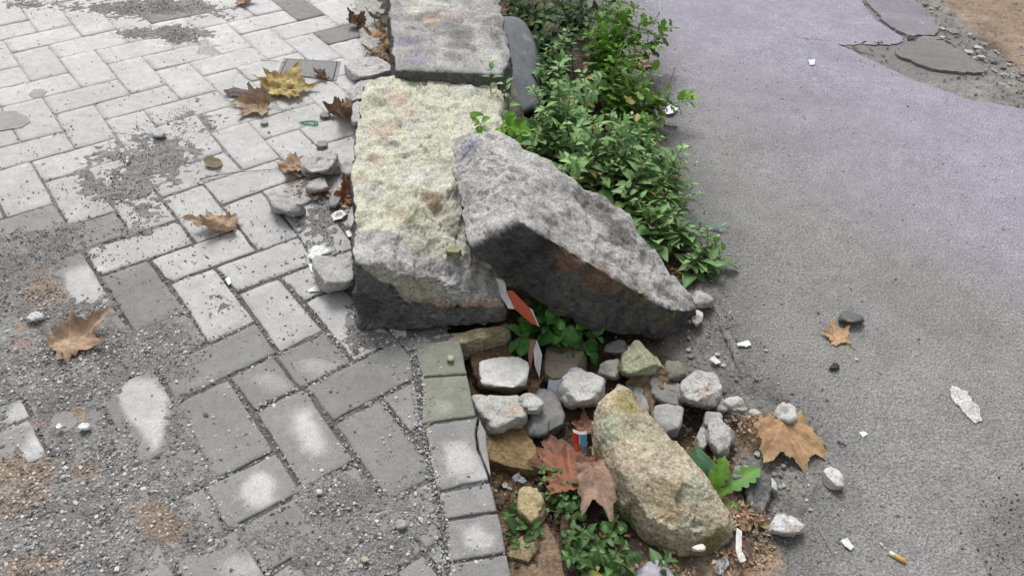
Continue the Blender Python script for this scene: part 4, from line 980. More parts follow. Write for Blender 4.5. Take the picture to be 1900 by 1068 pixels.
# base px (stalk end of blade), tip px, z base, z tip, lobes, seed, curl, fold, crumple, cols, kwargs, stalk px list, label
LV = [
 ((483,198),(425,190), .004,.010, 5, 3, .12,.9,.22, TAN, dict(foldang=(1.2,-1), width=1.15), None, 'folded tan plane-tree leaf with its tip pointing left on the pale paving'),
 ((524,168),(560,120), .006,.030, 5, 4, .25,1.0,.26, YEL, dict(width=1.0), [(524,168),(512,180),(498,190)], 'large crumpled yellow-green leaf beside the small iron cover'),
 ((520,170),(470,157), .006,.012, 3, 14, .3,1.0,.24, YEL, dict(width=.8), None, 'yellow-green leaf half spreading left under the crumpled one'),
 ((598,142),(575,140), .004,.02, 3, 15, .5,1.0,.4, BRN, dict(width=.9), None, 'curled dark brown leaf remnant on the iron cover'),
 ((416,422),(338,412), .004,.018, 5, 5, .2,1.0,.26, TAN, dict(width=.75, foldang=(.9,1)), None, 'tan curled leaf lying across two pavers in mid paving'),
 ((130,640),(215,585), .006,.02, 5, 6, .18,1.0,.22, TAN, dict(width=.75, foldang=(.6,1)), [(130,632),(112,635),(95,634)], 'large tan leaf with raised edge on the dark dirt at the left'),
 ((465,172),(415,172), .003,.006, 1, 7, .1,1,.1, [(.13,.10,.11),(.10,.075,.08),(.08,.06,.06)], dict(oval=True, width=1.1), None, 'dark purple oval leaf beside the tan folded leaf'),
 ((651,212),(628,229), .004,.03, 3, 8, .6,1.2,.4, BRN, dict(width=.9), None, 'curled dark brown leaf against the small upright stone'),
 ((722,85),(668,78), .004,.03, 3, 9, .5,1.2,.4, [(.45,.33,.2),(.36,.22,.13),(.25,.15,.09)], dict(width=1.1), None, 'tangle-edged tan leaf standing against the far kerb block'),
 ((725,108),(672,96), .003,.02, 5, 19, .3,1.2,.35, TAN, dict(width=.8), None, 'flat tan leaf under the standing one by the far kerb block'),
 ((662,48),(642,30), .003,.02, 3, 10, .7,1.2,.4, BRN, dict(width=1.1), None, 'brown curled leaf at the top left of the far kerb block'),
 ((710,40),(672,32), .003,.02, 3, 11, .7,1.2,.3, [(.2,.21,.13),(.16,.15,.1),(.12,.09,.07)], dict(width=.8), None, 'olive brown leaf next to the curled leaf by the far block'),
 ((450,5),(482,-2), .003,.015, 3, 12, .4,1,.3, TAN, dict(), None, 'tan leaf at the upper edge of the paving'),
 ((410,308),(380,298), .003,.006, 1, 17, .2,1,.12, [(.25,.2,.1),(.18,.13,.08),(.2,.24,.08)], dict(oval=True, width=1.4), None, 'small oval brown and green leaf on the paving'),
 ((650,372),(636,335), .004,.025, 3, 18, .5,1,.35, [(.36,.17,.08),(.28,.12,.06),(.18,.09,.05)], dict(width=.9), None, 'orange-brown leaf squeezed beside the crusted block'),
 ((545,312),(600,345), .003,.008, 3, 20, .2,1,.25, [(.45,.33,.24),(.4,.28,.19),(.3,.2,.13)], dict(width=.5), None, 'thin pale leaf under the largest speckled cobble'),
 ((1556,628),(1535,592), ZR+.006,ZR+.014, 5, 21, .10,1,.16, [(.50,.34,.20),(.46,.30,.17),(.33,.2,.11)], dict(width=.95, depth=.6), [(1552,624),(1570,636),(1590,650)], 'small tan leaf with torn lobe on the open asphalt'),
 ((1449,790),(1502,890), ZR+.012,ZR+.004, 6, 22, -.10,.9,.07, ORG, dict(width=1.0), [(1447,788),(1425,779),(1402,768)], 'big orange plane-tree leaf with green edge at the road border'),
 ((1056,880),(1012,790), ZT+.035,ZT+.04, 5, 23, -.1,1,.10, RED, dict(width=.8), None, 'rusty red leaf behind the blue and red wrapper, upper of the two'),
 ((1062,905),(1055,812), ZT+.045,ZT+.05, 6, 24, -.1,1,.10, [(.30,.125,.075),(.24,.10,.065),(.15,.075,.05)], dict(width=.9), None, 'rusty red leaf over the first one, reaching down into the weed'),
 ((1103,870),(1138,965), ZT+.07,ZT+.05, 6, 25, -.05,1,.10, PNK, dict(width=.85), None, 'pinkish tan leaf leaning on the left foot of the yellow rock'),
 ((1088,795),(1082,757), ZT+.03,ZT+.04, 3, 26, .2,1,.15, RED, dict(width=.9), None, 'dark red leaf scrap above the wrapper against the yellow rock'),
 ((1210,705),(1205,765), ZT+.045,ZT+.02, 3, 27, .2,1,.25, [(.26,.19,.12),(.2,.14,.09),(.15,.1,.07)], dict(width=.9), None, 'brown leaf upright between the smooth flat stone and the dark angular one'),
 ((985,720),(1010,700), ZT+.02,ZT+.03, 3, 28, .3,1,.3, [(.26,.16,.09),(.2,.12,.07),(.15,.09,.06)], dict(), None, 'brown leaf between the white block and the pointed stone'),
 ((1330,890),(1322,845), ZT+.02,ZT+.04, 3, 29, .2,1,.2, [(.34,.22,.08),(.3,.26,.09),(.2,.12,.06)], dict(width=.9), None, 'yellow-brown leaf behind the notched green rosette'),
 ((1345,945),(1350,885), ZT+.02,ZT+.04, 3, 30, .2,1,.2, PNK, dict(width=.9), None, 'pinkish leaf at the foot of the green rosette'),
 ((1370,950),(1435,985), ZT+.03,ZR, 3, 31, .3,1,.3, [(.33,.22,.15),(.26,.17,.11),(.2,.12,.08)], dict(width=.7), None, 'curled brown leaf between the yellow rock and the white triangle stone'),
 ((1400,965),(1440,990), ZT+.035,ZR+.004, 1, 32, .3,1,.2, [(.34,.32,.12),(.3,.24,.1),(.24,.16,.08)], dict(oval=True, width=.6), None, 'narrow olive leaf beside the white triangle stone'),
 ((1185,122),(1208,108), ZR+.004,ZR+.01, 5, 33, .2,1,.2, PNK, dict(), None, 'pinkish leaf on the asphalt beside the farther weeds'),
 ((1215,262),(1180,248), ZR+.004,ZR+.014, 5, 34, .2,1,.25, PNK, dict(), None, 'pinkish brown leaf under the drooping lobed weed'),
 ((1240,378),(1215,360), ZR-.01,ZR+.02, 3, 35, .3,1,.3, RED, dict(), None, 'dark red leaf caught among the pellitory stems'),
 ((1262,440),(1240,420), ZR-.01,ZR+.01, 5, 36, .3,1,.25, PNK, dict(), None, 'tan leaf under the lowest pellitory stems'),
 ((1300,500),(1262,512), ZR-.01,ZR+.01, 5, 37, .3,1,.25, TAN, dict(), None, 'tan leaf at the foot of the last weed beside the tilted block'),
 ((925,20),(935,-10), .06,.10, 3, 38, .3,1,.2, [(.36,.24,.17),(.3,.2,.13),(.2,.13,.09)], dict(), None, 'brown leaf behind the top right corner of the far kerb block'),
 ((1195,1060),(1235,1075), ZT+.01,ZT+.02, 3, 39, .2,1,.2, BRN, dict(), None, 'brown leaf beneath the yellow rock at the bottom edge'),
 ((1060,1010),(1045,960), ZT+.015,ZT+.02, 1, 40, .2,1,.2, [(.16,.1,.07),(.12,.08,.05),(.1,.06,.05)], dict(oval=True, width=.8), None, 'dark brown narrow leaf under the creeping weed'),
]
def place_leaf(k, row):
    (bx, by), (tx, ty), zb_, zt_, nl, sd, curl, fold, cr, cols, kw, stalk, lab = row
    A_, B_ = P(bx, by, zb_), P(tx, ty, zt_); d = B_ - A_; L = np.linalg.norm(d); X = d / L
    Zv = np.array([0, 0, 1.0]); Y = np.cross(Zv, X); Y /= np.linalg.norm(Y); Z = np.cross(X, Y)
    me = leaf_mesh(L, nl, sd, curl, fold, cr, cols, **kw)
    zv = sorted(v.co[2] for v in me.vertices); zmin = min(0, zv[int(len(zv) * .04)])
    o = link('fallen_leaf', me, label=lab, category='leaf', group='dead leaves scattered on pavement, trench and road')
    base = A_ + np.array([0, 0, -zmin])
    o.matrix_world = Matrix(((X[0], Y[0], Z[0], base[0]), (X[1], Y[1], Z[1], base[1]), (X[2], Y[2], Z[2], base[2]), (0, 0, 0, 1)))
    if stalk:
        pts = [P(x, y, zb_ - .001) for x, y in stalk]; pts[0] = base
        mm = tube(pts, .0013, .0009, (.36, .27, .13))
        s = link('stalk', mm, o); s.matrix_parent_inverse = o.matrix_world.inverted()
for k, row in enumerate(LV): place_leaf(k, row)

# ------------------------------------------------------------------ plants
def green_leaf_mesh(kind, seed):
    rr = random.Random(seed)
    n = 9
    if kind == 'ovate': prof = lambda t: .34 * math.sin(math.pi * t ** .75) ** .9 * (1 - .35 * t)
    elif kind == 'round': prof = lambda t: .40 * math.sin(math.pi * t ** .9) ** .7
    elif kind == 'lobed':
        prof = None
    elif kind == 'dandelion': prof = None
    V = []; F = []; C = []
    if prof:
        for i in range(n + 1):
            t = i / n; w = prof(t) if 0 < i < n else .004
            bend = -.28 * t * t + .10 * t
            for j, s in enumerate((-1, -.5, 0, .5, 1)):
                V.append((t, s * w, bend + abs(s) * w * .38 + .015 * rr.uniform(-1, 1)))
                C.append((1.0 if s else 1.35))
        for i in range(n):
            for j in range(4):
                a = i * 5 + j; F.append((a, a + 1, a + 6, a + 5))
    elif kind == 'lobed':
        # three rounded lobes, each toothed
        m = 40; V = [(0.42, 0, .02)]; C = [1.1]
        for ring in (.55, 1.0):
            for i in range(m):
                a = -math.pi + 2 * math.pi * i / m
                r = .34 + .24 * max(0, math.cos(1.5 * a)) ** 1.0 + .06 * math.cos(9 * a)
                if abs(a) > 2.6: r = .40
                x, y = .42 + r * ring * math.cos(a), r * ring * math.sin(a) * 1.05
                V.append((x, y, .05 * math.sin(5 * a) * ring + .02 * rr.uniform(-1, 1) - .2 * (x - .4) ** 2)); C.append(1 if ring == 1 else 1.08)
        F = [(0, 1 + i, 1 + (i + 1) % m) for i in range(m)] + [(1 + i, 1 + m + i, 1 + m + (i + 1) % m, 1 + (i + 1) % m) for i in range(m)]
    else:
        n = 22
        for i in range(n + 1):
            t = i / n; w = (.02 + .15 * sst(.15, .6, np.array([t]))[0]) * (1 - .75 * max(0, t - .8) / .2)
            if i % 3 == 0: w *= .62
            if i == n: w = .004
            for s in (-1, -.5, 0, .5, 1):
                V.append((t - abs(s) * .02, s * w, .42 * t * (1 - t) + abs(s) * w * .3)); C.append(1.3 if s == 0 else 1)
        for i in range(n):
            for j in range(4):
                a = i * 5 + j; F.append((a, a + 1, a + 6, a + 5))
    V = np.array(V, float); C = np.array(C)[:, None] * np.ones((1, 3)) * (1 + .12 * vn(V, .3, seed))[:, None]
    return mesh_np('leaf', V, F, [M_leafg], col=C)
LM = {k: [green_leaf_mesh(k, s) for s in range(4)] for k in ('ovate', 'round', 'lobed', 'dandelion')}
n_leaf = 0
protos = {}
for k, ms in LM.items(): protos[k] = ms
def add_leaf(root, rloc, pos, direc, upv, size, kind, col, rr):
    global n_leaf
    X = Vector(direc).normalized(); Z0_ = Vector(upv); Y = Z0_.cross(X)
    if Y.length < 1e-4: Y = Vector((1, 0, 0)).cross(X)
    Y.normalize(); Z = X.cross(Y)
    o = bpy.data.objects.new('leaf', rr.choice(protos[kind])); COL.objects.link(o); o.parent = root
    s = size; p = Vector(pos) - Vector(rloc)
    o.matrix_local = Matrix(((X[0] * s, Y[0] * s, Z[0] * s, p[0]), (X[1] * s, Y[1] * s, Z[1] * s, p[1]), (X[2] * s, Y[2] * s, Z[2] * s, p[2]), (0, 0, 0, 1)))
    o.color = (*col, 1); n_leaf += 1
def plant(base, stems, kind, cols, label, seed, group=None, category='weed', leafsize=(.018, .03), node=.016, stemc=(.16, .09, .06), per=2, sr=.0013, twig=False, z0=None, spread=.5, name='weed_plant', tiplight=1.5, droop=.2, start=.12):
    """stems = [(tip_x, tip_y, tip_z)...] world; opposite / whorled leaves along curved stems"""
    rr = random.Random(seed); base = np.array(base, float)
    root = empty(name, base, label=label, category=category, group=group)
    allV = []; allF = []; allC = []; off = 0
    for si, tip in enumerate(stems):
        tip = np.array(tip, float); b = base + np.array([rr.uniform(-1, 1), rr.uniform(-1, 1), 0]) * .012
        side = np.array([rr.uniform(-1, 1), rr.uniform(-1, 1), 0]) * .02
        L = np.linalg.norm(tip - b); ns = max(4, int(L / .02))
        pts = [b + (tip - b) * t + side * math.sin(math.pi * t) + np.array([0, 0, 1]) * .10 * L * math.sin(math.pi * t) for t in [i / ns for i in range(ns + 1)]]
        me = tube(pts, sr * 1.3, sr * .6, stemc, 'stem', k=5)
        s = link('stem', me, root); s.location = -base
        nn = max(3, int(L * 1.05 / node)); az = rr.uniform(0, 6.28)
        for q in range(nn):
            t = start + (1 - start) * (q + .5) / nn; f = t * ns; i0 = min(int(f), ns - 1); p = pts[i0] + (pts[i0 + 1] - pts[i0]) * (f - i0)
            ax = pts[i0 + 1] - pts[i0]; ax = ax / np.linalg.norm(ax)
            az += 1.9 + rr.uniform(-.5, .5)
            e1 = np.cross(ax, [0.3, .9, .1]); e1 /= np.linalg.norm(e1); e2 = np.cross(ax, e1)
            for w in range(per):
                a = az + w * 2 * math.pi / per + rr.uniform(-.4, .4)
                rad_ = math.cos(a) * e1 + math.sin(a) * e2
                lift = .15 + .75 * t ** 2 + rr.uniform(-.35, .35)
                d = rad_ + ax * lift - np.array([0, 0, droop]); d /= np.linalg.norm(d)
                sz_ = rr.uniform(*leafsize) * (1.08 - .58 * t ** 2) * (.7 + .3 * min(1, t * 4))
                u_ = np.array([0, 0, 1.0]) * 1.0 + ax * .5 + np.array([rr.uniform(-.3, .3), rr.uniform(-.3, .3), 0])
                sz_ *= rr.choice((.7, 1, 1, 1.15, 1.3))
                c = np.array(cols[0]) + (np.array(cols[1]) - np.array(cols[0])) * rr.random()
                if t > .8: c = c * (1 + (tiplight - 1) * (t - .8) / .2)
                if rr.random() < .03: c = np.array((.34, .30, .08)) * rr.uniform(.6, 1)
                elif rr.random() < .25: c = c * .7
                pet = p + rad_ * sz_ * .15
                add_leaf(root, base, pet, d, u_, sz_, kind, np.clip(c, 0, 1), rr)
    return root
PEL = [(.12, .24, .085), (.25, .40, .155)]
LOB = [(.11, .24, .035), (.19, .36, .06)]
DKG = [(.035, .085, .022), (.07, .15, .038)]
GR1 = 'green weeds growing along the kerb strip'
def tipP(bx, by, zb_, tx, ty, h): return P(tx, ty, zb_ + h)
# pellitory clumps: base px, list of stem tip px with height above soil
PC = [
 ((1000,345),[((985,262),.12),((1012,222),.15),((1040,228),.16),((970,300),.10)],'pellitory clump right behind the ridge of the tilted block'),
 ((1045,320),[((1038,115),.27),((1060,160),.22),((1010,200),.18),((1080,230),.18)],'tallest pellitory clump with pale pointed shoot tip above the tilted block'),
 ((1100,385),[((1112,225),.17),((1085,262),.15),((1140,300),.13),((1065,300),.14)],'pellitory clump over the middle of the tilted block'),
 ((1140,400),[((1165,218),.19),((1175,262),.16),((1120,270),.15),((1195,300),.14)],'bushy pellitory with two pale shoots facing the road, mid strip'),
 ((1190,440),[((1205,300),.14),((1228,345),.12),((1160,345),.12),((1245,310),.13)],'pellitory clump near the upper slope of the tilted block end'),
 ((1225,430),[((1268,270),.18),((1262,310),.14),((1240,350),.12)],'pellitory with one tall reddish stem leaning over the road'),
 ((1250,480),[((1258,385),.10),((1235,410),.09),((1275,420),.09),((1222,395),.10)],'low pellitory clump between the tilted block and the green strap'),
 ((1290,515),[((1325,440),.08),((1340,462),.06),((1300,455),.07),((1280,470),.06),((1318,485),.05)],'last pellitory clump at the road edge, low and open'),
 ((1110,330),[((1105,235),.13),((1130,210),.15),((1150,265),.12)],'pellitory clump under the bright lobed weed'),
 ((1170,370),[((1178,270),.13),((1200,260),.12),((1150,290),.13),((1215,285),.11)],'broad pellitory clump below the drooping lobed stem'),
 ((1020,180),[((1010,90),.13),((1035,80),.14),((1060,100),.14),((1000,120),.12),((1050,70),.15)],'pellitory clump beside the blue-grey slab'),
 ((990,60),[((962,10),.10),((985,-10),.14),((1010,5),.13),((950,25),.08),((1020,30),.12)],'dark pellitory clump behind the far kerb block at the top'),
 ((1060,50),[((1040,-10),.14),((1070,-5),.14),((1090,15),.12),((1030,15),.13),((1110,20),.11)],'dark pellitory clump at the top edge beside the road'),
 ((1130,60),[((1120,-20),.13),((1150,10),.11),((1140,-30),.12),((1165,30),.09)],'pellitory clump at the top, closest to the asphalt'),
 ((1075,200),[((1050,150),.12),((1080,130),.13),((1100,165),.12),((1065,170),.13),((1040,205),.10)],'pellitory clump hidden under the bright lobed weed, left side'),
 ((1130,180),[((1125,110),.12),((1155,130),.11),((1170,165),.09),((1105,140),.12)],'pellitory clump under the bright lobed weed, right side'),
 ((985,260),[((975,225),.07),((1000,240),.09),((1020,262),.10)],'small pellitory tucked beside the yellowish stone'),
 ((1160,300),[((1170,210),.13),((1190,240),.10),((1145,230),.13),((1200,215),.09)],'pellitory clump behind the drooping lobed stem'),
 ((1060,270),[((1065,185),.14),((1050,215),.13),((1090,215),.13),((1030,265),.12)],'pellitory clump left of the tallest shoot'),
 ((1215,490),[((1200,390),.10),((1185,365),.12),((1225,420),.08)],'pellitory clump hugging the edge of the tilted block'),
 ((960,40),[((945,5),.10),((960,-15),.11),((980,20),.09),((940,25),.07),((1000,45),.09)],'dark pellitory clump at the corner of the blue-grey slab'),
 ((1030,110),[((1010,40),.13),((1040,30),.14),((1065,50),.13),((1085,70),.11),((1000,70),.10)],'dark pellitory clump between slab and bright lobed weed'),
 ((1100,110),[((1090,40),.13),((1120,50),.13),((1140,75),.11),((1150,100),.09)],'dark pellitory clump at the root of the bright lobed weed'),
 ((1205,330),[((1225,250),.09),((1240,290),.08),((1195,270),.10),((1215,320),.07)],'pellitory clump beside the thick dark stick'),
 ((1040,400),[((1030,310),.12),((1055,290),.14),((1075,330),.12)],'pellitory clump pressed against the ridge of the tilted block'),
]
for k, (b, tips, lab) in enumerate(PC):
    zb_ = -.06; bp = P(b[0], b[1], zb_)
    stems = [P(t[0], t[1], zb_ + h) for t, h in tips]
    rr = random.Random(k)
    stems += [P(t[0] + rr.uniform(-26, 26), t[1] + rr.uniform(8, 40), zb_ + h * rr.uniform(.55, .8)) for t, h in tips[:2]]
    c = PEL if k not in (11, 12, 20, 21, 22) else [(.04, .085, .03), (.075, .14, .05)]
    if k == 0: zb_ = -.03
    plant(bp, stems, 'ovate', c, lab, 500 + k, group=GR1, name='pellitory_plant', leafsize=(.024, .052), node=.0150)
# tall upright shoots standing clear of the clumps
SH = [((1015,330),(1000,205),.17,'slim upright shoot left of the tallest one'), ((1085,330),(1100,215),.17,'slim shoot above the middle ridge of the tilted block'), ((1150,360),(1142,240),.16,'slim reddish shoot in the middle of the pellitory'),
      ((1175,400),(1198,285),.15,'slim shoot leaning right above the slope of the tilted block'), ((1235,450),(1282,330),.14,'slim shoot leaning out over the road beyond the others'), ((1060,150),(1050,55),.14,'slim shoot rising between slab and lobed weed'),
      ((1270,500),(1312,418),.10,'slim shoot beside the green strap'), ((1005,260),(985,160),.15,'slim shoot beside the lower corner of the blue-grey slab')]
for k, (b, t, h, lab) in enumerate(SH):
    plant(P(b[0], b[1], -.06), [P(t[0], t[1], -.06 + h)], 'ovate', [(.13, .24, .09), (.26, .40, .17)], lab, 560 + k, group=GR1, name='pellitory_plant', leafsize=(.022, .034), node=.013, start=.3, tiplight=1.5)
# bright lobed weed
for k, (b, tips, lab) in enumerate([
   ((1100,200),[((1155,12),.20),((1110,25),.19),((1220,35),.17),((1250,48),.15),((1180,10),.19),((1090,60),.17)],'bright green weed with lobed leaves, tallest at the top of the strip'),
   ((1135,240),[((1180,95),.17),((1215,130),.15),((1290,185),.10),((1150,80),.18),((1240,165),.13),((1200,160),.14)],'bright lobed weed drooping over the asphalt in the middle of the strip'),
   ((1180,250),[((1215,190),.09),((1230,215),.07),((1200,230),.07),((1215,250),.05)],'low lobed weed on the asphalt beside the white scrap'),
   ]):
    zb_ = -.06
    stems = [P(t[0], t[1], zb_ + h) for t, h in tips]
    plant(P(b[0], b[1], zb_), stems, 'lobed', LOB, lab, 600 + k, group=GR1, name='lobed_weed', leafsize=(.028, .050), node=.015, per=2, tiplight=1.3)
# sprig beside the crusted block
plant(P(938,262,.04), [P(915,112,.25), P(935,150,.2)], 'ovate', PEL, 'thin upright sprig at the right edge of the crusted kerb block', 640, name='sprig', leafsize=(.024, .034), node=.034, start=.25, stemc=(.14,.11,.06), tiplight=1.7)
plant(P(945,262,.08), [P(885,232,.18), P(925,238,.18), P(970,245,.15), P(945,240,.17)], 'round', [(.10,.26,.02),(.16,.34,.03)], 'bright yellow-green round-leaved sprout above the tilted block', 641, name='sprout', leafsize=(.026, .036), node=.035, start=.3)
# seedling under the tilted block
plant(P(1015,640,-.07), [P(955,628,-.02), P(975,600,.0), P(1010,590,.02), P(1040,615,.0), P(1085,610,.0), P(1115,630,-.02), P(1060,640,-.02), P(1100,660,-.03), P(985,555,.02), P(1045,560,.03)], 'round',
      [(.06,.19,.038),(.10,.27,.055)], 'dark green seedling with broad veined leaves in the hollow under the tilted block', 650, name='seedling', leafsize=(.036, .052), node=.03, start=.45, droop=.1)
# creeping weed
for k, (b, tips, ls, lab) in enumerate([
   ((1045,935),[((1010,870),.05),((1030,880),.05),((1060,885),.05),((1085,900),.045),((1020,910),.04),((1040,915),.05),((1070,920),.04),((1000,885),.04),((1095,930),.03),((1010,945),.03),((1050,950),.04),((1075,950),.03)],(.013,.020),'dense small-leaved creeping weed left of the pinkish leaf'),
   ((1120,960),[((1150,935),.03),((1175,950),.035),((1195,935),.03),((1160,985),.03),((1135,1000),.03),((1185,965),.03),((1120,990),.03)],(.012,.020),'small-leaved creeper at the left foot of the yellow rock'),
   ((1090,1010),[((1060,985),.04),((1085,975),.04),((1110,1020),.04),((1075,1030),.04),((1050,1010),.03),((1100,995),.05)],(.014,.024),'creeping weed between the clay slab and the yellow rock'),
   ((1110,1065),[((1050,1035),.035),((1080,1045),.04),((1110,1045),.04),((1140,1040),.05),((1165,1010),.05),((1185,1030),.05),((1175,1060),.04),((1150,1075),.03),((1100,1080),.03)],(.020,.032),'larger-leaved weed at the bottom edge left of the lilac stone'),
   ((975,965),[((945,955),.02),((965,945),.03),((985,935),.03),((950,1005),.02),((975,1015),.02),((940,970),.02),((1000,990),.03),((990,1020),.02)],(.018,.027),'sparse pale creeper beside the lower edging blocks'),
   ((1090,885),[((1105,860),.03),((1080,865),.03),((1095,850),.035)],(.014,.022),'small green shoot over the red leaves'),
   ((1215,1085),[((1245,1035),.05),((1240,1060),.03)],(.026,.034),'single green shoot in front of the yellow rock at the bottom edge'),
   ]):
    zb_ = ZT + .01
    stems = [P(t[0], t[1], zb_ + h) for t, h in tips]
    plant(P(b[0], b[1], zb_), stems, 'round' if k in (0, 1, 5) else 'ovate', [(.06,.13,.04),(.12,.22,.07)], lab, 660 + k, group='small creeping weeds in the trench', name='creeping_weed', leafsize=ls, node=.013, start=.15, droop=.05, stemc=(.17,.15,.09), sr=.0008)
# notched rosette
rr = random.Random(5)
rb = P(1318, 935, -.06); root = empty('rosette_weed', rb, label='rosette with long notched leaves right of the yellow rock', category='weed')
for (tx, ty, h, c, ps) in ((1412,868,.045,(.12,.26,.05),1),(1345,845,.06,(.11,.25,.03),1),(1320,868,.05,(.12,.27,.03),.9),(1272,828,.045,(.05,.14,.065),1),(1296,822,.05,(.06,.15,.06),1),(1300,862,.05,(.04,.10,.04),.8),(1375,942,.02,(.14,.22,.05),.5),(1355,905,.04,(.1,.22,.03),.8)):
    t = P(tx, ty, -.06 + h); d = t - rb
    add_leaf(root, rb, rb + d * .02, d / np.linalg.norm(d), (0, 0, 1), np.linalg.norm(d), 'ovate' if c[2] > .055 else 'dandelion', c, rr)
print('leaves', n_leaf, 'pavers', n_pav)

# ------------------------------------------------------------------ small things
def ribbon(pts, widths, cols_, name, thick=.0004, m=None, twist=0, parent=None, **props):
    """a bent strip through pts"""
    pts = [np.array(p, float) for p in pts]; V = []; F = []; C = []
    for i, p in enumerate(pts):
        a, b = pts[max(0, i - 1)], pts[min(len(pts) - 1, i + 1)]; t = (b - a) / (np.linalg.norm(b - a) + 1e-9)
        s = np.cross(t, [math.sin(twist * i), 0.2, math.cos(twist * i)]); s /= np.linalg.norm(s); u = np.cross(s, t)
        w = widths[i] if hasattr(widths, '__len__') else widths
        for a_, b_ in ((-1, 1), (1, 1), (1, -1), (-1, -1)):
            V.append(p + s * a_ * w / 2 + u * b_ * thick); C.append(cols_)
    for i in range(len(pts) - 1):
        for j in range(4): F.append((i * 4 + j, i * 4 + (j + 1) % 4, i * 4 + 4 + (j + 1) % 4, i * 4 + 4 + j))
    F += [(3, 2, 1, 0), tuple(len(V) - 4 + j for j in range(4))]
    return link(name, mesh_np(name, V, F, [m or M_plast], col=np.array(C), smooth=False), parent, **props)
# barrier tape: white and red bands
tb = P(925, 520, .09)
tape = empty('barrier_tape', tb, label='torn red and white barrier tape hanging out from under the tilted block', category='tape')
def polypart(name, poly, c, parent, base):
    """small bent sheet; poly of (px, py, z)"""
    V = [P(*q) - base for q in poly]; n = len(V); cc_ = np.mean(V, 0) + np.array([0, -.001, .002]); V.append(cc_)
    F = [(i, (i + 1) % n, n) for i in range(n)]; V = np.array(V); N0 = n + 1
    V = np.vstack([V, V + np.array([0, .0006, -.0006])]); F += [(b_ + N0, a_ + N0, c_ + N0) for a_, b_, c_ in F]
    F += [(i, N0 + i, N0 + (i + 1) % n, (i + 1) % n) for i in range(n)]
    return link(name, mesh_np(name, V, F, [M_plast], col=np.tile(c, (len(V), 1)), smooth=False), parent)
polypart('white_band', [(920,516,.095),(937,520,.095),(940,541,.08),(955,573,.05),(943,572,.05),(930,550,.075)], (.70,.69,.68), tape, tb)
polypart('red_band', [(940,539,.085),(951,539,.085),(982,570,.055),(999,604,.03),(986,600,.03),(956,574,.05)], (.55,.10,.045), tape, tb)
polypart('white_edge', [(982,570,.056),(988,574,.055),(1001,606,.03),(998,604,.031)], (.68,.67,.66), tape, tb)
polypart('white_band', [(996,630,.0),(1006,658,-.01),(1001,702,-.04),(992,677,-.02),(990,650,-.01)], (.55,.55,.54), tape, tb)
polypart('red_band', [(983,630,-.005),(995,630,-.002),(990,652,-.012),(984,690,-.035),(980,660,-.02)], (.28,.13,.08), tape, tb)
# wrapper, cup scrap
wb = P(1072, 850, -.06)
wr = empty('drink_wrapper', wb, label='red and blue striped wrapper with white rim between the red leaves and yellow rock', category='wrapper')
def curved(name, quad, z0_, z1_, c, parent, base, bulge=.006, n=8):
    (ax, ay), (bx, by), (cx, cy), (dx, dy) = quad      # TL TR BR BL
    V = []; F = []
    for j in range(5):
        v = j / 4
        for i in range(n + 1):
            u = i / n; x = (ax * (1 - u) + bx * u) * (1 - v) + (dx * (1 - u) + cx * u) * v; y = (ay * (1 - u) + by * u) * (1 - v) + (dy * (1 - u) + cy * u) * v
            z = z1_ + (z0_ - z1_) * v; p = P(x, y, z); p = p + np.array([0, -1, .5]) * bulge * math.sin(math.pi * u) ; V.append(p - base)
    for j in range(4):
        for i in range(n): a = j * (n + 1) + i; F.append((a + n + 1, a + n + 2, a + 1, a))
    n0 = len(V); V2_ = [q + np.array([0, .0012, 0]) for q in V]; F += [tuple(x + n0 for x in f[::-1]) for f in F]; V += V2_
    o = link(name, mesh_np(name, V, F, [M_plast], col=np.tile(c, (len(V), 1))), parent); return o
curved('white_rim', [(1063,796),(1088,800),(1089,805),(1063,801)], -.012, -.009, (.75,.74,.72), wr, wb, .005)
curved('red_panel', [(1063,801),(1074,803),(1074,822),(1063,820)], -.03, -.012, (.68,.06,.03), wr, wb, .002)
curved('white_gap', [(1074,803),(1077,804),(1077,824),(1074,823)], -.03, -.012, (.7,.7,.7), wr, wb, .001)
curved('blue_panel', [(1077,803),(1089,805),(1088,828),(1077,824)], -.03, -.012, (.10,.34,.55), wr, wb, .002)
curved('red_panel', [(1064,820),(1074,822),(1076,845),(1068,845)], -.045, -.03, (.55,.07,.04), wr, wb, .002)
curved('dark_panel', [(1077,824),(1089,828),(1096,850),(1084,862)], -.05, -.03, (.12,.13,.17), wr, wb, .002)
cb_ = P(1030, 740, -.05)
cp = empty('cup_scrap', cb_, label='pale blue-white plastic cup piece between the small perched stone and the pointed pale stone', category='plastic scrap')
curved('cup_wall', [(1018,704),(1042,702),(1041,742),(1014,736)], -.05, -.015, (.52,.57,.66), cp, cb_, .006)
curved('cup_rim', [(1016,736),(1041,742),(1041,745),(1016,740)], -.052, -.048, (.7,.72,.76), cp, cb_, .006)
# cigarette ends
def butt(p0, p1, r, lab, cols_):
    a, b = np.array(p0), np.array(p1); m = a + (b - a) * .62
    root = empty('cigarette_end', a, label=lab, category='cigarette end')
    o1 = tube([q - a for q in (a, a + (m - a) * .5, m)], r, r * .95, cols_[0], 'filter', M_litter, 10); link('filter', o1, root)
    o2 = tube([q - a for q in (m, m + (b - m) * .5, b)], r * .97, r * .8, cols_[1], 'paper_tip', M_litter, 10); link('paper_tip', o2, root)
butt(P(237,292,.009), P(236,303,.006), .0035, 'cigarette end with pinkish filter in the dirt patch on the paving', [(.62,.45,.34), (.72,.69,.64)])
butt(P(1679,1041,ZR+.008), P(1650,1024,ZR+.008), .0042, 'cigarette end with orange-yellow filter on the asphalt at the bottom right', [(.62,.36,.11), (.7,.62,.5)])
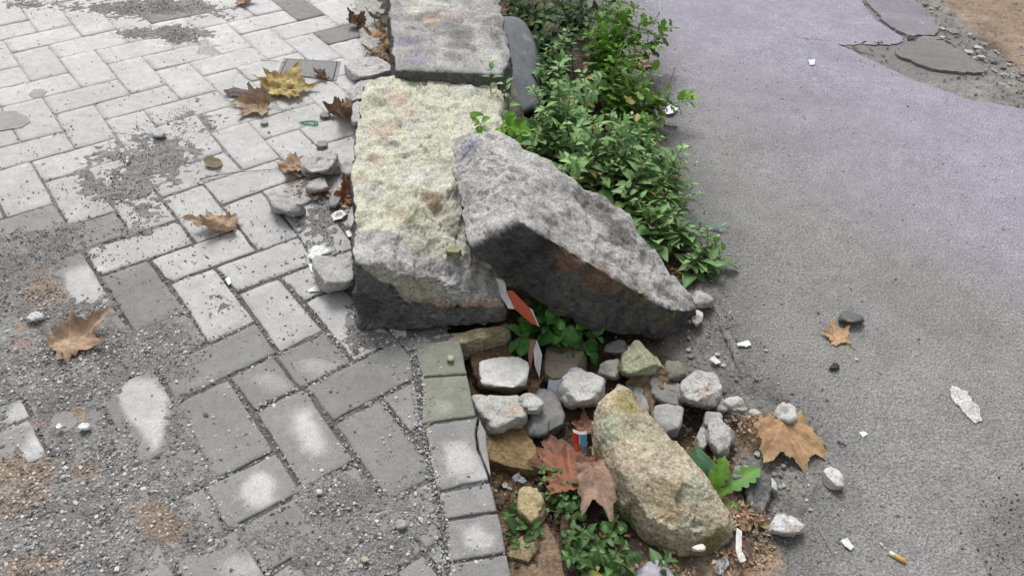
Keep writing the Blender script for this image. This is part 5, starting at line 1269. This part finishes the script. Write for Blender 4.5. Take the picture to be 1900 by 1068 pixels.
# green string and green strap
gp = []
for i in range(70):
    t = i / 69 * 6.283 * 3.3; gp.append(P(573 + 15 * math.cos(t) + 3 * math.sin(2.7 * t), 228 + 3.6 * math.sin(t * 1.0 + .6 * math.sin(t)) + 1.5 * math.cos(1.7 * t), .003 + .003 * math.sin(1.3 * t)))
link('string_tangle', tube(gp, .0009, .0009, (.03, .33, .22), 'string_tangle', M_plast, 5), label='tangle of turquoise green string on the pale paving', category='string')
gs = empty('green_strap', P(1335, 425, ZR), label='thin green plastic strap with a forked end lying out from the weeds onto the road', category='strap'); gb = np.array(gs.location)
ribbon([P(1275,403,-.02) - gb, P(1300,411,-.03) - gb, P(1330,422,-.038) - gb], [.004, .005, .006], (.03, .30, .17), 'strap', parent=gs)
ribbon([P(1330,423,-.038) - gb, P(1338,419,-.03) - gb, P(1350,412,-.025) - gb], [.005, .006, .003], (.10, .40, .25), 'strap_end', parent=gs)
ribbon([P(1328,421,-.038) - gb, P(1335,428,-.04) - gb, P(1338,430,-.042) - gb], [.005, .004, .002], (.04, .33, .2), 'strap_end', parent=gs)
# papers and white scraps
def scrap(poly, z, c, lab, name='paper_scrap', cat='paper scrap', crump=.004, seed=1, m=None):
    pts = [P(x, y, z) for x, y in poly]; cen = np.mean(pts, 0); n = len(pts); out = []
    for i in range(n):
        a, b = pts[i], pts[(i + 1) % n]
        for j in range(3): out.append(a + (b - a) * j / 3)
    n = len(out); V = [cen]
    for s in (.35, .7, 1.0):
        for q in out: V.append(cen + (q - cen) * s)
    V = np.array(V) - cen; V[:, 2] += np.abs(fbm(V, .014, seed, 3)) * crump * 2.0 + .0006
    F = [(0, 1 + i, 1 + (i + 1) % n) for i in range(n)]
    for k in range(2):
        for i in range(n):
            j = (i + 1) % n; a = 1 + k * n; F.append((a + i, a + n + i, a + n + j, a + j))
    if area([np.array(p[:2]) for p in pts]) < 0: F = [f[::-1] for f in F]
    N0 = len(V); Vb = V.copy(); Vb[:, 2] -= .0007; F2_ = [tuple(x + N0 for x in f[::-1]) for f in F]
    e = 1 + 2 * n; F3 = [(e + i, N0 + e + i, N0 + e + (i + 1) % n, e + (i + 1) % n) for i in range(n)]
    V = np.vstack([V, Vb])
    o = link(name, mesh_np(name, V, F + F2_ + F3, [m or M_litter], col=np.tile(c, (len(V), 1)), smooth=False), label=lab, category=cat); o.location = cen
for args in [
 ([(573,468),(582,458),(598,456),(612,466),(600,476),(580,484),(572,478)], .006, (.78,.77,.74), 'crumpled white tissue tucked behind the big rounded cobble', 1, .010),
 ([(615,400),(626,392),(645,391),(646,398),(634,408),(618,410)], .004, (.75,.74,.71), 'crumpled white tissue between the dark pebble and the crusted block', 2, .009),
 ([(572,490),(582,490),(581,508),(576,502)], .002, (.78,.77,.75), 'white paper sliver left of the big rounded cobble', 3, .003),
 ([(572,538),(582,532),(596,531),(594,540),(574,542)], .002, (.78,.77,.75), 'white paper piece under the big rounded cobble', 4, .003),
 ([(418,518),(426,514),(429,526),(424,529)], .003, (.78,.77,.75), 'tiny white paper bit in the joint of the mid paving', 5, .002),
 ([(641,430),(650,426),(656,438),(646,440)], .004, (.78,.77,.75), 'white paper bit at the left side of the crusted block', 14, .003),
 ([(1366,638),(1378,634),(1388,632),(1394,640),(1384,645),(1370,641)], ZR + .006, (.8,.79,.78), 'white paper scrap on the asphalt beyond the trench crack', 6, .003),
 ([(1316,666),(1324,660),(1338,672),(1328,676)], ZR + .004, (.62,.61,.59), 'pale paper flake near the twig at the road edge', 7, .003),
 ([(1500,112),(1512,111),(1511,121),(1503,122)], ZR + .007, (.82,.83,.85), 'small white square of paper on the smooth asphalt', 8, .003),
 ([(1232,204),(1245,194),(1259,202),(1248,212),(1236,213)], ZR + .012, (.72,.74,.8), 'white plastic scrap under the drooping lobed weed', 9, .008),
 ([(1366,980),(1376,984),(1374,1030),(1384,1040),(1372,1046),(1364,1020)], ZT + .05, (.62,.61,.58), 'frayed whitish plastic strip at the right foot of the yellow rock', 10, .008),
 ([(1330,1038),(1352,1032),(1350,1052),(1335,1068),(1326,1060)], ZT + .02, (.5,.52,.55), 'crumpled clear plastic below the yellow rock', 11, .010),
 ([(1378,1000),(1392,1008),(1398,1024),(1390,1028),(1380,1018)], ZT + .045, (.10,.06,.06), 'dark red plastic bit in the leaf litter by the yellow rock', 12, .003),
 ([(950,888),(962,880),(978,892),(970,898),(955,896)], ZT + .025, (.24,.25,.28), 'dark shiny foil scrap beside the clay slab', 13, .008),
 ([(1560,1001),(1572,998),(1584,1014),(1578,1022),(1566,1014)], ZR + .005, (.62,.62,.61), 'white flake of mortar on the asphalt above the cigarette end', 15, .003),
 ([(1593,802),(1602,800),(1610,806),(1600,812)], ZR + .005, (.66,.66,.65), 'small white flake right of the big orange leaf', 16, .002),
 ([(540,320),(548,318),(560,327),(556,330)], .003, (.7,.69,.66), 'white sliver of paper beside the largest cobble', 17, .002),
 ]:
    scrap(args[0], args[1], args[2], args[3], seed=args[4], crump=args[5])
# white splash of paint on the asphalt
pl = [(1765,712),(1778,718),(1796,725),(1806,742),(1818,756),(1820,778),(1812,783),(1796,772),(1780,752),(1768,742),(1763,722)]
slab('paint_splash', [P(x, y, ZR + .0075) for x, y in pl], ZR + .0078, .0025, M_dirt, lambda V: np.array((.55,.55,.53))[None] * (1 + .12 * fbm(V, .01, 3))[:, None], jit=.0022, seg=.005,
     label='white blotch of dried paint on the asphalt at the right', category='paint blotch')
# grey cement blotches on the paving
for pl, lab in (([(-30,212),(0,206),(30,206),(50,216),(56,226),(40,236),(0,242),(-30,240)], 'grey oval blotch of dried cement on the pale paving at the left'),
                ([(54,176),(62,166),(82,165),(88,170),(78,180),(62,182)], 'small grey cement blotch above the oval one'),):
    slab('cement_blotch', [P(x, y, .0022) for x, y in pl], .0024, .002, M_paver, lambda V: np.tile((.31,.31,.305), (len(V), 1)), jit=.0012, seg=.008, label=lab, category='cement blotch').color = (1, 1, 1, 1)
# twigs
for pts, r, c, lab in [
 ([(370,332),(420,322),(470,317),(515,314)], .0011, (.16,.15,.13), 'long thin dark twig across the paver joints'),
 ([(485,112),(505,113),(530,117)], .0009, (.14,.12,.1), 'short twig reaching the iron cover'),
 ([(503,194),(525,204),(550,208)], .0009, (.27,.24,.13), 'thin curved stalk with seed head beside the tan leaf'),
 ([(1310,598),(1325,602),(1345,604),(1372,601)], .0013, (.22,.19,.16), 'curved grey twig at the end of the tilted block'),
 ([(1330,683),(1360,688),(1395,696)], .0013, (.24,.22,.19), 'grey twig lying along the road edge crack'),
 ([(1360,655),(1365,672),(1372,690)], .0008, (.2,.18,.15), 'thin upright twig crossing the grey one'),
 ([(1520,980),(1535,1005),(1550,1035)], .0008, (.3,.28,.25), 'thin dry stem on the asphalt near the bottom'),
 ([(1183,58),(1210,64),(1240,78)], .0010, (.13,.1,.08), 'dark bare twig on the road by the upper weeds'),
 ([(1232,233),(1242,235),(1256,236)], .0028, (.10,.09,.085), 'short thick dark stick on the asphalt beside the weeds'),
 ([(1252,125),(1248,140),(1238,165)], .0016, (.11,.09,.07), 'dark twig poking up from the lobed weed'),
 ([(160,955),(180,946),(197,938)], .0009, (.42,.38,.33), 'pale straw on the dirt at the lower left'),
 ([(1555,818),(1562,822),(1570,826)], .0022, (.10,.09,.08), 'tiny dark stick right of the big orange leaf tip'),
 ([(1300,870),(1340,905),(1372,912)], .0009, (.25,.18,.12), 'thin brown stem in the rosette weed'),
 ([(1330,830),(1350,858),(1378,878)], .0010, (.33,.24,.15), 'dry brown stem over the pitted stones')]:
    zz = ZR + .007 if pts[0][0] > 1180 else .003
    link('twig', tube([P(x, y, zz + (.02 if 'poking' in lab else 0) + (.004 if i == 1 else 0)) for i, (x, y) in enumerate(pts)], r, r * .6, c, 'twig', M_litter), label=lab, category='twig')
# hairline cracks of the asphalt
for k, pl_ in enumerate(([(1462,70),(1490,74),(1520,76),(1547,80)], [(1330,600),(1348,640),(1362,668),(1371,700)])):
    rr = random.Random(k); q_ = []
    for (x1, y1), (x2, y2) in zip(pl_[:-1], pl_[1:]):
        for j in range(7): t = j / 7; q_.append((x1 + (x2 - x1) * t + rr.uniform(-1.6, 1.6), y1 + (y2 - y1) * t + rr.uniform(-1.2, 1.2)))
    W_ = [P(x, y, ZR) for x, y in q_]; V = []; F = []
    for i, w_ in enumerate(W_):
        t = W_[min(i + 1, len(W_) - 1)] - W_[max(i - 1, 0)]; n_ = np.array([-t[1], t[0]]) / (np.hypot(t[0], t[1]) + 1e-9); wd = .0011 * rr.uniform(.4, 1.3) * math.sin(math.pi * (i + .5) / len(W_)) ** .5
        z_ = ZR + .0052 + .0022 * float(fbm(w_[None, :2], .25, 2, 2)[0])
        V += [(w_[0] + n_[0] * wd, w_[1] + n_[1] * wd, z_), (w_[0] - n_[0] * wd, w_[1] - n_[1] * wd, z_)]
    F = [(2 * i, 2 * i + 1, 2 * i + 3, 2 * i + 2) for i in range(len(W_) - 1)]
    link('road_crack', mesh_np('road_crack', V, F, [M_soil], col=np.tile((.05, .048, .045), (len(V), 1)), smooth=False), kind='structure')
# iron inspection cover with frame
cq = [(527,108),(633,114),(624,150),(513,138)]; cz = .0015
cover = empty('inspection_cover', P(575, 130, 0), label='small rectangular iron inspection cover under the yellow-green leaf', category='cover'); cb2 = np.array(cover.location)
def quadbox(name, q, z, th, c, m, parent, base):
    t = [P(x, y, z) - base for x, y in q]; b = [p - np.array([0, 0, th]) for p in t]
    V = np.array(t + b); F = [(3, 2, 1, 0), (0, 1, 5, 4), (1, 2, 6, 5), (2, 3, 7, 6), (3, 0, 4, 7)]
    if np.cross(V[1] - V[0], V[2] - V[0])[2] > 0: F[0] = (0, 1, 2, 3); F = [F[0]] + [f[::-1] for f in F[1:]]
    return link(name, mesh_np(name, V, F, [m], col=np.tile(c, (8, 1)), smooth=False), parent)
def lerpq(q, s):
    cx, cy = np.mean([p[0] for p in q]), np.mean([p[1] for p in q]); return [(cx + (x - cx) * s, cy + (y - cy) * s) for x, y in q]
quadbox('frame', cq, cz + .001, .01, (.24,.24,.24), M_iron, cover, cb2)
quadbox('gasket', lerpq(cq, .90), cz + .0016, .01, (.04,.04,.04), M_iron, cover, cb2)
quadbox('plate', lerpq(cq, .86), cz + .0030, .01, (.21,.21,.215), M_iron, cover, cb2)
# dry leaf litter: broken flakes, one object
def litter(name, blobs, n, lab, cat, cols_, size=(.004, .014), zfn=None):
    V = []; F = []; C = []; rr = random.Random(len(lab))
    for i in range(n):
        cx, cy, rx, ry, z = rr.choice(blobs); a = rr.uniform(0, 6.28); r = math.sqrt(rr.random())
        p = P(cx + rx * r * math.cos(a), cy + ry * r * math.sin(a), z) + np.array([0, 0, rr.uniform(0, .010)])
        L = rr.uniform(*size); w = L * rr.uniform(.15, .6); an = rr.uniform(0, 6.28); d = np.array([math.cos(an), math.sin(an), rr.uniform(-.3, .5)]); s = np.cross(d, [0, 0, 1]); s /= np.linalg.norm(s)
        k = len(V); u = np.array([0, 0, L * .2])
        V += [p - d * L * .5, p - s * w * .5 + u, p + d * L * .5, p + s * w * .5 + u * rr.uniform(-.5, 1), p + u * .3]
        F += [(k, k + 1, k + 4), (k + 1, k + 2, k + 4), (k + 2, k + 3, k + 4), (k + 3, k, k + 4)]
        c = np.array(rr.choice(cols_)) * rr.uniform(.7, 1.25); C += [c] * 5
    link(name, mesh_np(name, V, F, [M_litter], col=np.array(C), smooth=False), kind='stuff', label=lab, category=cat)
LC = [(.42,.30,.20), (.34,.23,.15), (.26,.16,.10), (.46,.36,.26), (.2,.13,.09)]
litter('leaf_litter', [(1395,792,55,26,ZR+.002), (1420,790,40,22,ZR+.002), (1385,1045,65,38,ZR-.005), (1400,1020,45,40,ZR-.002), (1345,880,40,40,ZT+.03), (1380,960,40,25,ZT+.035), (1290,880,30,60,ZT+.02), (1200,1060,60,12,ZT+.012), (1250,1075,60,14,ZT+.012)], 1500, 'brown crumbled dry leaf litter in the trench and at the road edge', 'leaf litter', LC)
litter('leaf_litter', [(560,352,32,12,.003), (600,365,28,14,.003), (700,110,24,30,.004), (720,90,14,34,.01), (560,318,22,8,.002), (640,370,12,20,.004)], 330, 'brown dry leaf scraps among the cobbles beside the crusted block', 'leaf litter', LC, size=(.006, .018))
litter('dark_litter', [(1150,800,110,70,ZT+.006), (1000,900,90,80,ZT+.008), (1090,980,90,70,ZT+.006), (1280,760,80,60,ZT+.012), (960,1040,40,40,ZT+.01), (1150,400,120,120,-.06), (1280,500,50,30,-.055), (1100,120,90,100,-.06)], 2200, 'dark brown plant debris covering the soil of the kerb strip', 'plant debris', [(.14,.09,.06), (.10,.065,.045), (.2,.13,.08), (.07,.05,.04)], size=(.005, .016))
